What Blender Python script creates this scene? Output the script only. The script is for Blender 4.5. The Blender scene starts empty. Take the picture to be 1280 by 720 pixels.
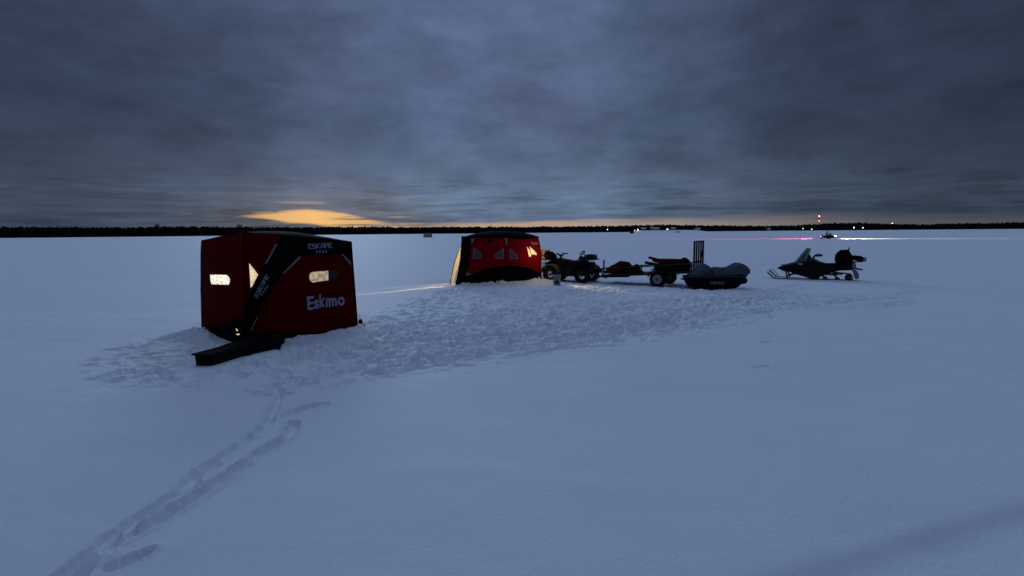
import bpy, bmesh, math, random
import numpy as np
from mathutils import Vector, Matrix, noise as mnoise

random.seed(11)
rng = np.random.default_rng(5)
SC = bpy.context.scene
COL = SC.collection
R = math.radians

# ------------------------------------------------------------------ survey of the site
# measured image points turned into ground / wall points once, to lay the place out in metres
F = 666.0; CAM_H = 1.95; PITCH = math.atan(70 / F); ROLL = 0.009
def ray(px, py):
    x = (px - 640) / F; y = -(py - 360) / F
    c, s = math.cos(ROLL), math.sin(ROLL)
    x, y = x * c + y * s, -x * s + y * c
    return Vector((x, math.cos(PITCH) + y * math.sin(PITCH), -math.sin(PITCH) + y * math.cos(PITCH)))
def G(px, py, z=0.0):
    v = ray(px, py); t = (z - CAM_H) / v.z
    return Vector((v.x * t, v.y * t, z))
def horizon(px): return 290 - 0.009 * (px - 640)
def az_of(px): v = ray(px, horizon(px)); return math.atan2(v.x, v.y)

class Plane:
    """an upright fabric wall: local s along d, height h, outward normal n"""
    def __init__(self, P, Q, bulge=None):
        self.P = Vector((P[0], P[1], 0)); d = Vector((Q[0] - P[0], Q[1] - P[1], 0))
        self.L = d.length; self.d = d.normalized()
        self.n = Vector((self.d.y, -self.d.x, 0))
        self.bulge = bulge or (lambda s, h: 0.0)
    def px(self, x, y):
        v = ray(x, y); O = Vector((0, 0, CAM_H))
        t = (self.P - O).dot(self.n) / v.dot(self.n)
        q = O + v * t
        return ((q - self.P).dot(self.d), q.z)
    def at(self, s, h, off=0.0):
        return self.P + self.d * s + Vector((0, 0, h)) + self.n * (off + self.bulge(s, h))

# ------------------------------------------------------------------ object helpers
def tag(o, label=None, cat=None, group=None, kind=None):
    if label: o['label'] = label
    if cat: o['category'] = cat
    if group: o['group'] = group
    if kind: o['kind'] = kind
    return o
def empty(name, loc=(0, 0, 0), rz=0.0, ry=0.0):
    o = bpy.data.objects.new(name, None); COL.objects.link(o)
    o.location = loc; o.rotation_euler = (0, ry, rz); o.empty_display_size = 0.3
    return o
def link_mesh(name, me, mat, parent=None):
    if mat is not None and not me.materials: me.materials.append(mat)
    o = bpy.data.objects.new(name, me); COL.objects.link(o)
    if parent: o.parent = parent
    return o
def copy_tree(o, parent=None):
    c = o.copy(); COL.objects.link(c)
    if parent: c.parent = parent
    for ch in list(o.children): copy_tree(ch, c)
    return c

class MB:
    """collects solid shapes for ONE mesh object"""
    def __init__(self): self.bm = bmesh.new()
    def _add(self, verts, faces):
        vs = [self.bm.verts.new(v) for v in verts]
        for f in faces:
            try: self.bm.faces.new([vs[i] for i in f])
            except ValueError: pass
        return vs
    def box(self, c, size, rot=None, bevel=0.0):
        b = bmesh.new(); bmesh.ops.create_cube(b, size=1)
        bmesh.ops.scale(b, vec=size, verts=b.verts)
        if bevel: bmesh.ops.bevel(b, geom=b.edges[:], offset=bevel, segments=2, affect='EDGES', profile=.6)
        m = Matrix.Translation(c) @ (rot.to_4x4() if rot else Matrix())
        bmesh.ops.transform(b, matrix=m, verts=b.verts); self.merge(b); return self
    def merge(self, b):
        me = bpy.data.meshes.new('t'); b.to_mesh(me); b.free(); self.bm.from_mesh(me); bpy.data.meshes.remove(me)
    def tube(self, pts, r, seg=8, cap=True):
        pts = [Vector(p) for p in pts]; n = len(pts)
        rs = r if isinstance(r, (list, tuple)) else [r] * n
        rings = []; up = None
        for i, p in enumerate(pts):
            t = ((pts[min(i + 1, n - 1)] - pts[max(i - 1, 0)])).normalized()
            if up is None: up = Vector((0, 0, 1)) if abs(t.z) < .9 else Vector((1, 0, 0))
            a = (up - t * up.dot(t)).normalized(); b = t.cross(a); up = a
            rings.append([self.bm.verts.new(p + (a * math.cos(2 * math.pi * k / seg) + b * math.sin(2 * math.pi * k / seg)) * rs[i]) for k in range(seg)])
        for i in range(n - 1):
            for k in range(seg):
                self.bm.faces.new((rings[i][k], rings[i][(k + 1) % seg], rings[i + 1][(k + 1) % seg], rings[i + 1][k]))
        if cap: self.bm.faces.new(rings[0][::-1]); self.bm.faces.new(rings[-1])
        return self
    def prism(self, prof, y0, y1, bevel=0.0, taper=None):
        """side profile in x-z pushed through y0..y1"""
        b = bmesh.new()
        a = [b.verts.new((x, y0, z)) for x, z in prof]; c = [b.verts.new((x, y1, z)) for x, z in prof]
        n = len(prof)
        b.faces.new(a); b.faces.new(c[::-1])
        for i in range(n): b.faces.new((a[i], c[i], c[(i + 1) % n], a[(i + 1) % n]))
        bmesh.ops.recalc_face_normals(b, faces=b.faces)
        if bevel: bmesh.ops.bevel(b, geom=b.edges[:], offset=bevel, segments=2, affect='EDGES', clamp_overlap=True)
        if taper:
            for v in b.verts: v.co.y *= taper(v.co.x, v.co.z)
        self.merge(b); return self
    def loft(self, secs, seg=16, p=2.6, jit=0.0, sd=0.0):
        """sections (x, yc, zlow, zhigh, halfwidth) along x -> closed rounded body"""
        rings = []
        for i, (x, yc, z0, z1, w) in enumerate(secs):
            zc = (z0 + z1) / 2; h = (z1 - z0) / 2; ring = []
            for k in range(seg):
                a = 2 * math.pi * k / seg; ca, sa = math.cos(a), math.sin(a)
                y = w * math.copysign(abs(ca) ** (2 / p), ca); z = h * math.copysign(abs(sa) ** (2 / p), sa)
                q = Vector((x, yc + y, zc + z))
                if jit:
                    nv = mnoise.noise_vector(q * 5.0 + Vector((sd, sd, 0))) * jit + mnoise.noise_vector(q * 13.0 + Vector((sd, 0, 0))) * jit * .4
                    q += nv
                ring.append(self.bm.verts.new(q))
            rings.append(ring)
        for i in range(len(rings) - 1):
            for k in range(seg):
                self.bm.faces.new((rings[i][k], rings[i][(k + 1) % seg], rings[i + 1][(k + 1) % seg], rings[i + 1][k]))
        self.bm.faces.new(rings[0][::-1]); self.bm.faces.new(rings[-1])
        return self
    def ball(self, c, r, seg=12, jit=0.0, sd=0.0):
        b = bmesh.new(); bmesh.ops.create_icosphere(b, subdivisions=2 if seg < 14 else 3, radius=1)
        for v in b.verts:
            k = 1 + (mnoise.noise(v.co * 2.3 + Vector((sd, sd, sd))) * jit if jit else 0)
            v.co = Vector((v.co.x * r[0], v.co.y * r[1], v.co.z * r[2])) * k + Vector(c)
        self.merge(b); return self
    def lathe(self, prof, seg=24, axis='z', c=(0, 0, 0)):
        """profile (radius, along) turned about an axis"""
        c = Vector(c); rings = []
        for r_, z in prof:
            ring = []
            for k in range(seg):
                a = 2 * math.pi * k / seg; u, v = r_ * math.cos(a), r_ * math.sin(a)
                q = {'z': (u, v, z), 'y': (u, z, v), 'x': (z, u, v)}[axis]
                ring.append(self.bm.verts.new(Vector(q) + c))
            rings.append(ring)
        for i in range(len(rings) - 1):
            for k in range(seg):
                self.bm.faces.new((rings[i][k], rings[i][(k + 1) % seg], rings[i + 1][(k + 1) % seg], rings[i + 1][k]))
        for rg, pr in ((rings[0], prof[0]), (rings[-1], prof[-1])):
            if pr[0] > .01: continue
            try: self.bm.faces.new(rg)
            except ValueError: pass
        return self
    def build(self, name, mat, parent=None, smooth=True, offset=None):
        bmesh.ops.recalc_face_normals(self.bm, faces=self.bm.faces)
        if offset is not None: bmesh.ops.translate(self.bm, vec=-Vector(offset), verts=self.bm.verts)
        me = bpy.data.meshes.new(name); self.bm.to_mesh(me); self.bm.free()
        if smooth:
            me.shade_smooth(); me.set_sharp_from_angle(angle=R(38))
        return link_mesh(name, me, mat, parent)

def patch(pl, pts, name, mat, parent, off=0.0, maxlen=0.12, origin=(0, 0, 0), px=True, thick=0.0):
    """a cut piece of fabric on an upright wall (points measured or in s,h)"""
    sh = [pl.px(*p) for p in pts] if px else pts
    bm = bmesh.new()
    vs = [bm.verts.new((s, h, 0)) for s, h in sh]
    f = bm.faces.new(vs)
    bmesh.ops.triangulate(bm, faces=[f], ngon_method='EAR_CLIP')
    for _ in range(7):
        lg = [e for e in bm.edges if e.calc_length() > maxlen]
        if not lg: break
        bmesh.ops.subdivide_edges(bm, edges=lg, cuts=1)
        bmesh.ops.triangulate(bm, faces=[f for f in bm.faces if len(f.verts) > 3])
    if thick:
        ext = bmesh.ops.extrude_face_region(bm, geom=bm.faces[:])
        for v in ext['geom']:
            if isinstance(v, bmesh.types.BMVert): v.co.z += thick
    o = Vector(origin)
    for v in bm.verts: v.co = pl.at(v.co.x, v.co.y, off + v.co.z) - o
    bmesh.ops.recalc_face_normals(bm, faces=bm.faces)
    me = bpy.data.meshes.new(name); bm.to_mesh(me); bm.free(); me.shade_smooth()
    return link_mesh(name, me, mat, parent)

def text_geo(txt, bold=0.0, spacing=1.0):
    cu = bpy.data.curves.new('t', 'FONT'); cu.body = txt; cu.offset = bold; cu.space_character = spacing
    cu.resolution_u = 3
    o = bpy.data.objects.new('t', cu); COL.objects.link(o)
    dg = bpy.context.evaluated_depsgraph_get(); dg.update()
    me = o.evaluated_get(dg).to_mesh()
    v = [(p.co.x, p.co.y) for p in me.vertices]; f = [tuple(p.vertices) for p in me.polygons]
    o.evaluated_get(dg).to_mesh_clear()
    bpy.data.objects.remove(o); bpy.data.curves.remove(cu)
    return v, f
def strokes(word, glyphs, wd=0.16, gap=0.22):
    """square-cut capitals made of bars in a unit cell; returns verts, faces"""
    V, Fc = [], []; x0 = 0
    for ch in word:
        segs, w = glyphs[ch]
        for (ax, ay), (bx, by) in segs:
            a = Vector((ax * w, ay)); b = Vector((bx * w, by)); t = (b - a).normalized(); n = Vector((-t.y, t.x)) * wd / 2
            a = a - t * wd / 2; b = b + t * wd / 2
            i = len(V)
            V += [(x0 + q.x, q.y) for q in (a + n, a - n, b - n, b + n)]; Fc.append((i, i + 1, i + 2, i + 3))
        x0 += w + gap
    return V, Fc
def lettering(geos, pl, quad, name, mat, parent, off, origin, to3=None, thick=0.0):
    """letters fitted in a four-cornered field TL TR BR BL on a wall"""
    bm = bmesh.new()
    for (v, f), q in zip(geos, quad):
        xs = [a[0] for a in v]; ys = [a[1] for a in v]; x0, x1, y0, y1 = min(xs), max(xs), min(ys), max(ys)
        TL, TR, BR, BL = [Vector((pl.px(*p) if pl else p)) for p in q]
        vs = []; lay = len(bm.faces)
        for k, (a, b) in enumerate(v):
            u = (a - x0) / (x1 - x0); w = (b - y0) / (y1 - y0)
            p = (BL * (1 - u) + BR * u) * (1 - w) + (TL * (1 - u) + TR * u) * w
            vs.append(bm.verts.new((p.x, p.y, 0)))
        for i, fc in enumerate(f):
            try: bm.faces.new([vs[i_] for i_ in fc])
            except ValueError: pass
    o = Vector(origin)
    for v in bm.verts: v.co = (pl.at(v.co.x, v.co.y, off) if pl else to3(v.co.x, v.co.y)) - o
    me = bpy.data.meshes.new(name); bm.to_mesh(me); bm.free()
    return link_mesh(name, me, mat, parent)

# ------------------------------------------------------------------ materials
def new_mat(name):
    m = bpy.data.materials.new(name); m.use_nodes = True
    return m, m.node_tree, m.node_tree.nodes['Principled BSDF']
def mat(name, col, rough=0.6, metal=0.0, spec=0.12, var=0.0, vscale=6.0, bump=0.0, bscale=30.0, coat=0.0):
    m, nt, b = new_mat(name); N = nt.nodes; L = nt.links
    b.inputs['Base Color'].default_value = (*col, 1); b.inputs['Roughness'].default_value = rough
    b.inputs['Metallic'].default_value = metal; b.inputs['Specular IOR Level'].default_value = spec
    b.inputs['Coat Weight'].default_value = coat
    tc = N.new('ShaderNodeTexCoord')
    if var:
        nz = N.new('ShaderNodeTexNoise'); nz.inputs['Scale'].default_value = vscale; nz.inputs['Detail'].default_value = 5
        L.new(tc.outputs['Object'], nz.inputs['Vector'])
        mx = N.new('ShaderNodeMix'); mx.data_type = 'RGBA'
        mx.inputs['A'].default_value = (*[max(0, c * (1 - var)) for c in col], 1)
        mx.inputs['B'].default_value = (*[min(1, c * (1 + var)) for c in col], 1)
        L.new(nz.outputs['Fac'], mx.inputs['Factor']); L.new(mx.outputs['Result'], b.inputs['Base Color'])
    if bump:
        nb = N.new('ShaderNodeTexNoise'); nb.inputs['Scale'].default_value = bscale; nb.inputs['Detail'].default_value = 4
        L.new(tc.outputs['Object'], nb.inputs['Vector'])
        bp = N.new('ShaderNodeBump'); bp.inputs['Strength'].default_value = 1.0; bp.inputs['Distance'].default_value = bump
        L.new(nb.outputs['Fac'], bp.inputs['Height']); L.new(bp.outputs['Normal'], b.inputs['Normal'])
    return m
def emit(name, col, strength):
    m, nt, b = new_mat(name)
    b.inputs['Base Color'].default_value = (*col, 1)
    b.inputs['Emission Color'].default_value = (*col, 1); b.inputs['Emission Strength'].default_value = strength
    return m
def fabric(name, col, wr=0.006):
    """woven shelter cloth with long soft creases"""
    m, nt, b = new_mat(name); N = nt.nodes; L = nt.links
    b.inputs['Roughness'].default_value = 0.85; b.inputs['Specular IOR Level'].default_value = 0.03
    tc = N.new('ShaderNodeTexCoord')
    mp = N.new('ShaderNodeMapping'); mp.inputs['Scale'].default_value = (1.6, 1.6, 0.55); L.new(tc.outputs['Object'], mp.inputs['Vector'])
    nz = N.new('ShaderNodeTexNoise'); nz.inputs['Scale'].default_value = 2.4; nz.inputs['Detail'].default_value = 4; nz.inputs['Distortion'].default_value = .8
    L.new(mp.outputs['Vector'], nz.inputs['Vector'])
    n2 = N.new('ShaderNodeTexNoise'); n2.inputs['Scale'].default_value = 3.0; n2.inputs['Detail'].default_value = 6
    L.new(tc.outputs['Object'], n2.inputs['Vector'])
    mx = N.new('ShaderNodeMix'); mx.data_type = 'RGBA'
    mx.inputs['A'].default_value = (*[c * .75 for c in col], 1); mx.inputs['B'].default_value = (*[c * 1.25 for c in col], 1)
    L.new(n2.outputs['Fac'], mx.inputs['Factor']); L.new(mx.outputs['Result'], b.inputs['Base Color'])
    bp = N.new('ShaderNodeBump'); bp.inputs['Distance'].default_value = wr * 4; bp.inputs['Strength'].default_value = 1
    L.new(nz.outputs['Fac'], bp.inputs['Height']); L.new(bp.outputs['Normal'], b.inputs['Normal'])
    return m
def lit_window(name, col, strength, contrast, scale, lines=False):
    """clear vinyl pane with the lit, quilted inside of the hut showing in it"""
    m, nt, b = new_mat(name); N = nt.nodes; L = nt.links
    tc = N.new('ShaderNodeTexCoord')
    nz = N.new('ShaderNodeTexNoise'); nz.inputs['Scale'].default_value = scale; nz.inputs['Detail'].default_value = 3; nz.inputs['Distortion'].default_value = 1.5
    L.new(tc.outputs['Object'], nz.inputs['Vector'])
    if lines:
        vo = N.new('ShaderNodeTexVoronoi'); vo.feature = 'DISTANCE_TO_EDGE'; vo.inputs['Scale'].default_value = scale
        mxv = N.new('ShaderNodeMix'); mxv.data_type = 'RGBA'; mxv.inputs['Factor'].default_value = .12
        L.new(tc.outputs['Object'], mxv.inputs['A']); L.new(nz.outputs['Color'], mxv.inputs['B']); L.new(mxv.outputs['Result'], vo.inputs['Vector'])
        ms = N.new('ShaderNodeMath'); ms.operation = 'MULTIPLY_ADD'; ms.inputs[1].default_value = 1.6; ms.inputs[2].default_value = .30; L.new(vo.outputs['Distance'], ms.inputs[0])
    rp = N.new('ShaderNodeValToRGB'); e = rp.color_ramp.elements
    e[0].position = .38; e[0].color = (*[c * (1 - contrast) for c in col], 1); e[1].position = .55; e[1].color = (*col, 1)
    L.new(ms.outputs[0] if lines else nz.outputs['Fac'], rp.inputs['Fac'])
    L.new(rp.outputs['Color'], b.inputs['Emission Color']); b.inputs['Emission Strength'].default_value = strength
    b.inputs['Base Color'].default_value = (.2, .2, .2, 1); b.inputs['Roughness'].default_value = .15
    return m

M = {}
M['red_near_dimmed'] = fabric('red shelter cloth', (.082, .0008, .0011))  # the shelters' shared red, darkened in the colour to mimic lens vignetting
M['red_far'] = fabric('far red shelter cloth', (.19, .0012, .005))
M['black_cloth'] = fabric('black shelter cloth', (.0022, .0022, .0026))
M['black_cloth2'] = fabric('black skirt cloth', (.003, .0025, .003))
M['piping'] = mat('reflective piping', (.16, .17, .18), .5)
M['letter'] = mat('pale printed lettering', (.30, .31, .34), .6)
M['logo'] = mat('pale violet printed lettering', (.30, .27, .38), .6)
M['pane_grey'] = mat('dull clear vinyl', (.075, .06, .08), .25, var=.25, vscale=5)
M['pane_edge'] = mat('pale window edging', (.20, .16, .175), .6)
M['win_hot'] = lit_window('window lit white', (1, .93, .74), 1.35, .55, 13, True)
M['win_warm'] = lit_window('window lit cream', (1, .80, .47), .82, .35, 7)
M['win_dim'] = lit_window('window lit dim cream', (.95, .73, .42), .45, .5, 8, True)
M['pane_blue'] = mat('vinyl pane showing dusk sky', (.02, .025, .035), .12)
M['win_yellow'] = lit_window('window lit yellow', (1, .72, .27), .95, .3, 6)
M['gap'] = emit('lamplight through a gap', (1, .83, .45), .8)
M['black_plastic'] = mat('black moulded plastic', (.003, .003, .0034), .42, spec=.2, var=.3, bump=.002, bscale=40)
M['sled_tub'] = mat('black sled tub', (.0020, .0020, .0023), .5, spec=.05, var=.3, bump=.002, bscale=30)
M['rubber'] = mat('black rubber', (.004, .004, .004), .8, spec=.2, bump=.004, bscale=45)
M['dark_paint'] = mat('dark glossy bodywork', (.0022, .0026, .0034), .3, spec=.08, var=.2, coat=.05)
M['lamplit_olive'] = mat('olive bodywork with painted lamplight', (.10, .085, .05), .35, var=.3)  # warm lamplight on the front fenders put into a paler olive
M['steel_black'] = mat('black painted steel', (.0035, .0033, .0033), .5, spec=.2, var=.4, vscale=9)
M['steel'] = mat('worn grey steel', (.16, .16, .17), .4, .8, var=.3)
M['rim_white'] = mat('pale painted wheel', (.34, .34, .37), .5, var=.2)
M['rim_grey'] = mat('grey cast wheel', (.06, .06, .065), .45, .5, var=.3)
M['vinyl_black'] = mat('black seat vinyl', (.0025, .0025, .003), .5, bump=.003, bscale=60)
M['bag_red'] = fabric('dark red bag cloth', (.075, .0026, .003), .03)
M['bag_black'] = fabric('black bag cloth', (.0028, .0028, .0033), .03)
M['grey_tarp'] = fabric('grey sled cover cloth', (.075, .090, .115), .03)
M['tan'] = mat('pale tan plastic', (.62, .48, .24), .5, var=.15)
M['bucket'] = mat('dull white bucket plastic', (.25, .25, .27), .5, var=.35, vscale=9)
m_, n_, b_ = new_mat('smoked clear windshield'); b_.inputs['Base Color'].default_value = (.09, .10, .10, 1); b_.inputs['Roughness'].default_value = .2
t_ = n_.nodes.new('ShaderNodeBsdfTransparent'); t_.inputs['Color'].default_value = (.62, .66, .68, 1); x_ = n_.nodes.new('ShaderNodeMixShader'); x_.inputs[0].default_value = .52
n_.links.new(t_.outputs[0], x_.inputs[1]); n_.links.new(b_.outputs[0], x_.inputs[2]); n_.links.new(x_.outputs[0], n_.nodes['Material Output'].inputs['Surface'])
M['smoke_screen'] = m_
M['flap'] = mat('pale grey rubber snow flap', (.16, .18, .21), .6, var=.3, vscale=8)
M['floor_wood'] = mat('weathered trailer boards', (.05, .043, .036), .8, var=.4, vscale=4, bump=.004)
M['bark'] = mat('dark bark', (.005, .0045, .004), .9)
M['foliage'] = mat('dark winter trees', (.004, .0045, .0048), .95, var=.5, vscale=.05)
M['suit'] = mat('dark snowmobile suit', (.004, .004, .005), .7)
M['lamp_red'] = emit('red lamp', (1, .05, .10), 60)
M['lamp_white'] = emit('white headlamp', (1, .95, 1), 120)

# ------------------------------------------------------------------ camera
cam = bpy.data.cameras.new('camera'); co = bpy.data.objects.new('camera', cam); COL.objects.link(co)
cam.sensor_width = 36; cam.lens = F / 1280 * 36; cam.clip_start = .05; cam.clip_end = 12000
co.location = (0, 0, CAM_H)
co.rotation_euler = (Matrix.Rotation(math.pi / 2 - PITCH, 3, 'X') @ Matrix.Rotation(-ROLL, 3, 'Z')).to_euler()
SC.camera = co

# ------------------------------------------------------------------ sky
SUN_AZ = az_of(395); SUN_EL = R(1.2)
W = bpy.data.worlds.new('World'); SC.world = W; W.use_nodes = True
nt = W.node_tree; N = nt.nodes; L = nt.links
for n in list(N): N.remove(n)
def mth(op, a, b=None, c=None, clamp=False):
    n = N.new('ShaderNodeMath'); n.operation = op; n.use_clamp = clamp
    for i, v in enumerate((a, b, c)):
        if v is None: continue
        if isinstance(v, (int, float)): n.inputs[i].default_value = v
        else: L.new(v, n.inputs[i])
    return n.outputs[0]
def sstep(v, lo, hi):
    n = N.new('ShaderNodeMapRange'); n.interpolation_type = 'SMOOTHSTEP'
    for k, x in (('From Min', lo), ('From Max', hi)):
        if isinstance(x, (int, float)): n.inputs[k].default_value = x
        else: L.new(x, n.inputs[k])
    L.new(v, n.inputs['Value']); return n.outputs['Result']
def ramp(v, stops, interp='LINEAR'):
    n = N.new('ShaderNodeValToRGB'); n.color_ramp.interpolation = interp
    e = n.color_ramp.elements
    while len(e) < len(stops): e.new(.5)
    for el, (p, c) in zip(e, stops):
        el.position = p; el.color = (*(c if isinstance(c, tuple) else (c, c, c)), 1)
    L.new(v, n.inputs['Fac']); return n.outputs['Color']
def comb(x, y, z):
    n = N.new('ShaderNodeCombineXYZ')
    for i, v in enumerate((x, y, z)):
        if isinstance(v, (int, float)): n.inputs[i].default_value = v
        else: L.new(v, n.inputs[i])
    return n.outputs[0]
def noise(vec, scale, detail=5, dist=0.0, rough=.55):
    n = N.new('ShaderNodeTexNoise'); n.inputs['Scale'].default_value = scale; n.inputs['Detail'].default_value = detail
    n.inputs['Distortion'].default_value = dist; n.inputs['Roughness'].default_value = rough
    L.new(vec, n.inputs['Vector']); return n.outputs['Fac']
def mix(f, a, b, mode='MIX'):
    n = N.new('ShaderNodeMix'); n.data_type = 'RGBA'; n.blend_type = mode
    for k, v in (('Factor', f), ('A', a), ('B', b)):
        if isinstance(v, (int, float)): n.inputs[k].default_value = v
        elif isinstance(v, tuple): n.inputs[k].default_value = (*v, 1)
        else: L.new(v, n.inputs[k])
    return n.outputs['Result']
tc = N.new('ShaderNodeTexCoord')
sp = N.new('ShaderNodeSeparateXYZ'); L.new(tc.outputs['Generated'], sp.inputs[0])
dx, dy, dz = sp.outputs
elev = mth('ARCSINE', dz)                                     # radians above the horizon
az = mth('ARCTAN2', dx, dy)                                   # 0 ahead, + to the right
zz = mth('ADD', mth('MAXIMUM', dz, 0.0), 0.17)
plan = comb(mth('DIVIDE', dx, zz), mth('DIVIDE', dy, zz), 0.3)   # the flat cloud deck overhead
big = noise(plan, .9, 7, .5, .55)
dirv = comb(dx, dy, mth('MULTIPLY', dz, 2.3))
mid = noise(dirv, 5.5, 5, .3, .55)
mid2 = noise(dirv, 11.0, 6, .5, .6)
hue = noise(dirv, 3.1, 3, .2, .5)
fine = noise(comb(dx, dy, mth('MULTIPLY', dz, 3.2)), 17.0, 5, .3, .55)
streak = noise(comb(mth('MULTIPLY', az, 4.2), mth('MULTIPLY', elev, 62.0), 0.0), 1.5, 6, .9, .6)
base = ramp(mth('DIVIDE', elev, math.pi / 2), [(0, (.080, .124, .190)), (.035, (.122, .178, .275)), (.075, (.098, .141, .228)), (.12, (.084, .121, .210)),
      (.20, (.094, .132, .232)), (.27, (.088, .124, .222)), (.36, (.15, .20, .34)), (.55, (.205, .285, .465)), (1, (.18, .25, .42))])
cl = mth('ADD', mth('MULTIPLY', mth('SUBTRACT', big, .5), .9), mth('ADD', mth('MULTIPLY', mth('ADD', mth('SUBTRACT', mid, .5), mth('MULTIPLY', mth('SUBTRACT', mid2, .5), .85)), 1.15), mth('MULTIPLY', mth('SUBTRACT', fine, .5), .55)))
lowband = mth('SUBTRACT', 1.0, sstep(elev, .04, .13))
cl = mth('ADD', cl, mth('MULTIPLY', mth('SUBTRACT', streak, .5), mth('MULTIPLY', lowband, 2.7)))
gain = mth('MAXIMUM', mth('ADD', 1.0, mth('MULTIPLY', cl, .60)), .4)
# brighter above the afterglow; darkening to both sides imitates lens vignetting in the sky colour
azw = ramp(mth('DIVIDE', mth('ADD', az, math.pi), 2 * math.pi), [(0, .75), (.25, .5), (.39, .40), (.415, .52), (.45, .80), (.485, 1.06), (.52, 1.0), (.548, .68), (.58, .38), (.62, .31), (.75, .5), (1, .75)], 'EASE')
base = mix(hue, mix(1.0, base, (.93, 1.03, 1.0), 'MULTIPLY'), mix(1.0, base, (1.07, .97, 1.02), 'MULTIPLY'))
high = sstep(elev, .42, .75)
# overhead the deck thins ahead of the camera, towards the sunset
fwd = ramp(mth('MULTIPLY_ADD', dy, .5, .5), [(0, .30), (.45, .55), (.72, 1.5), (1, 1.75)])
azm = mix(high, azw, fwd)
sky_col = mix(1.0, mix(1.0, base, gain, 'MULTIPLY'), azm, 'MULTIPLY')
# clear slot under the deck: its upper edge and its colour change along the horizon
fr = mth('DIVIDE', mth('ADD', az, R(50)), R(100))
def frp(px): return (math.degrees(az_of(px)) + 50) / 100
def el_of(px, y): return math.atan((horizon(px) - y) / F * math.cos(az_of(px)))
def erp(stops): return ramp(fr, [(0, 0.0)] + [(frp(p), max(0.0, el_of(p, y)) / .06) for p, y in stops] + [(1, 0.35)])
edge = erp([(304, 271.2), (310, 270.2), (326, 268.3), (352, 264.5), (385, 262), (412, 264.3), (434, 268.5), (452, 273), (470, 277), (492, 279.3), (530, 280.3), (640, 278.2), (760, 273.8), (900, 270), (1010, 267), (1120, 265.5)])
floor_ = ramp(fr, [(0, 0.0), (frp(280), el_of(280, 270.0) / .06), (frp(304), el_of(304, 270.8) / .06), (frp(330), el_of(330, 273.4) / .06), (frp(365), el_of(365, 277.5) / .06), (frp(400), el_of(400, 280.3) / .06), (frp(440), el_of(440, 283) / .06), (frp(475), 0.0), (1, 0.0)])
wobn = noise(comb(mth('MULTIPLY', az, 9.0), mth('MULTIPLY', elev, 90.0), 1.7), 1.3, 5, .3)
wob = mth('MULTIPLY', mth('SUBTRACT', wobn, .5), .0135)
edge_el = mth('ADD', mth('MULTIPLY', edge, .06), wob)
floor_el = mth('SUBTRACT', mth('MULTIPLY', floor_, .06), mth('ADD', wob, .001))
gap_m = mth('MULTIPLY', mth('SUBTRACT', 1.0, sstep(mth('SUBTRACT', elev, edge_el), -.0040, .0034)), sstep(az, R(-28.0), R(-26.6)))
wide = mth('SUBTRACT', 1.0, sstep(mth('SUBTRACT', elev, edge_el), -.016, .006))
gap_m = mix(sstep(az, R(2), R(20)), gap_m, wide)
gap_m = mth('MULTIPLY', gap_m, sstep(mth('SUBTRACT', elev, floor_el), -.0026, .0016))
gap_c = ramp(fr, [(0, (.30, .2, .12)), (frp(310), (.55, .34, .14)), (frp(350), (.80, .47, .17)), (frp(395), (.92, .52, .20)), (frp(440), (.78, .45, .17)), (frp(480), (.62, .38, .20)),
      (frp(600), (.50, .33, .22)), (frp(760), (.42, .32, .26)), (frp(900), (.25, .215, .205)), (frp(1020), (.14, .13, .14)), (frp(1120), (.085, .087, .108)), (1, (.06, .065, .09))])
brk = sstep(noise(comb(mth('MULTIPLY', az, 5.0), mth('MULTIPLY', elev, 120.0), 8.0), 1.4, 4, .6), .47, .60)
brk = mth('MULTIPLY', brk, mth('MULTIPLY', sstep(az, az_of(395), az_of(440)), mth('SUBTRACT', 1.0, sstep(az, az_of(520), az_of(600)))))
gap_m = mth('MULTIPLY', gap_m, mth('SUBTRACT', 1.0, mth('MULTIPLY', brk, .8)))
def wisp(p0, p1, y, th, amt):
    a0, a1 = az_of(p0), az_of(p1); am = (a0 + a1) / 2; e0 = el_of((p0 + p1) / 2, y)
    u = mth('DIVIDE', mth('SUBTRACT', az, am), (a1 - a0) / 2)
    v = mth('DIVIDE', mth('ADD', mth('SUBTRACT', elev, e0), mth('MULTIPLY', wob, .5)), th / F)
    return mth('MULTIPLY', sstep(mth('ADD', mth('MULTIPLY', u, u), mth('MULTIPLY', v, v)), 1.0, .1), amt)
gap_f = mth('MULTIPLY', gap_m, .97)
for w_ in (wisp(338, 418, 253.6, 2.2, .22), wisp(476, 520, 271.5, 1.2, .3), wisp(312, 352, 266.3, 1.4, .35)): gap_f = mth('MAXIMUM', gap_f, w_)
ga = mth('DIVIDE', mth('SUBTRACT', az, az_of(400)), R(16)); ge = mth('DIVIDE', elev, R(6.5))
warm = sstep(mth('ADD', mth('MULTIPLY', ga, ga), mth('MULTIPLY', ge, ge)), 1.0, 0.0)
sky_col = mix(warm, sky_col, mix(1.0, sky_col, (1.32, 1.10, .92), 'MULTIPLY'))
final = mix(gap_f, sky_col, gap_c)
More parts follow.
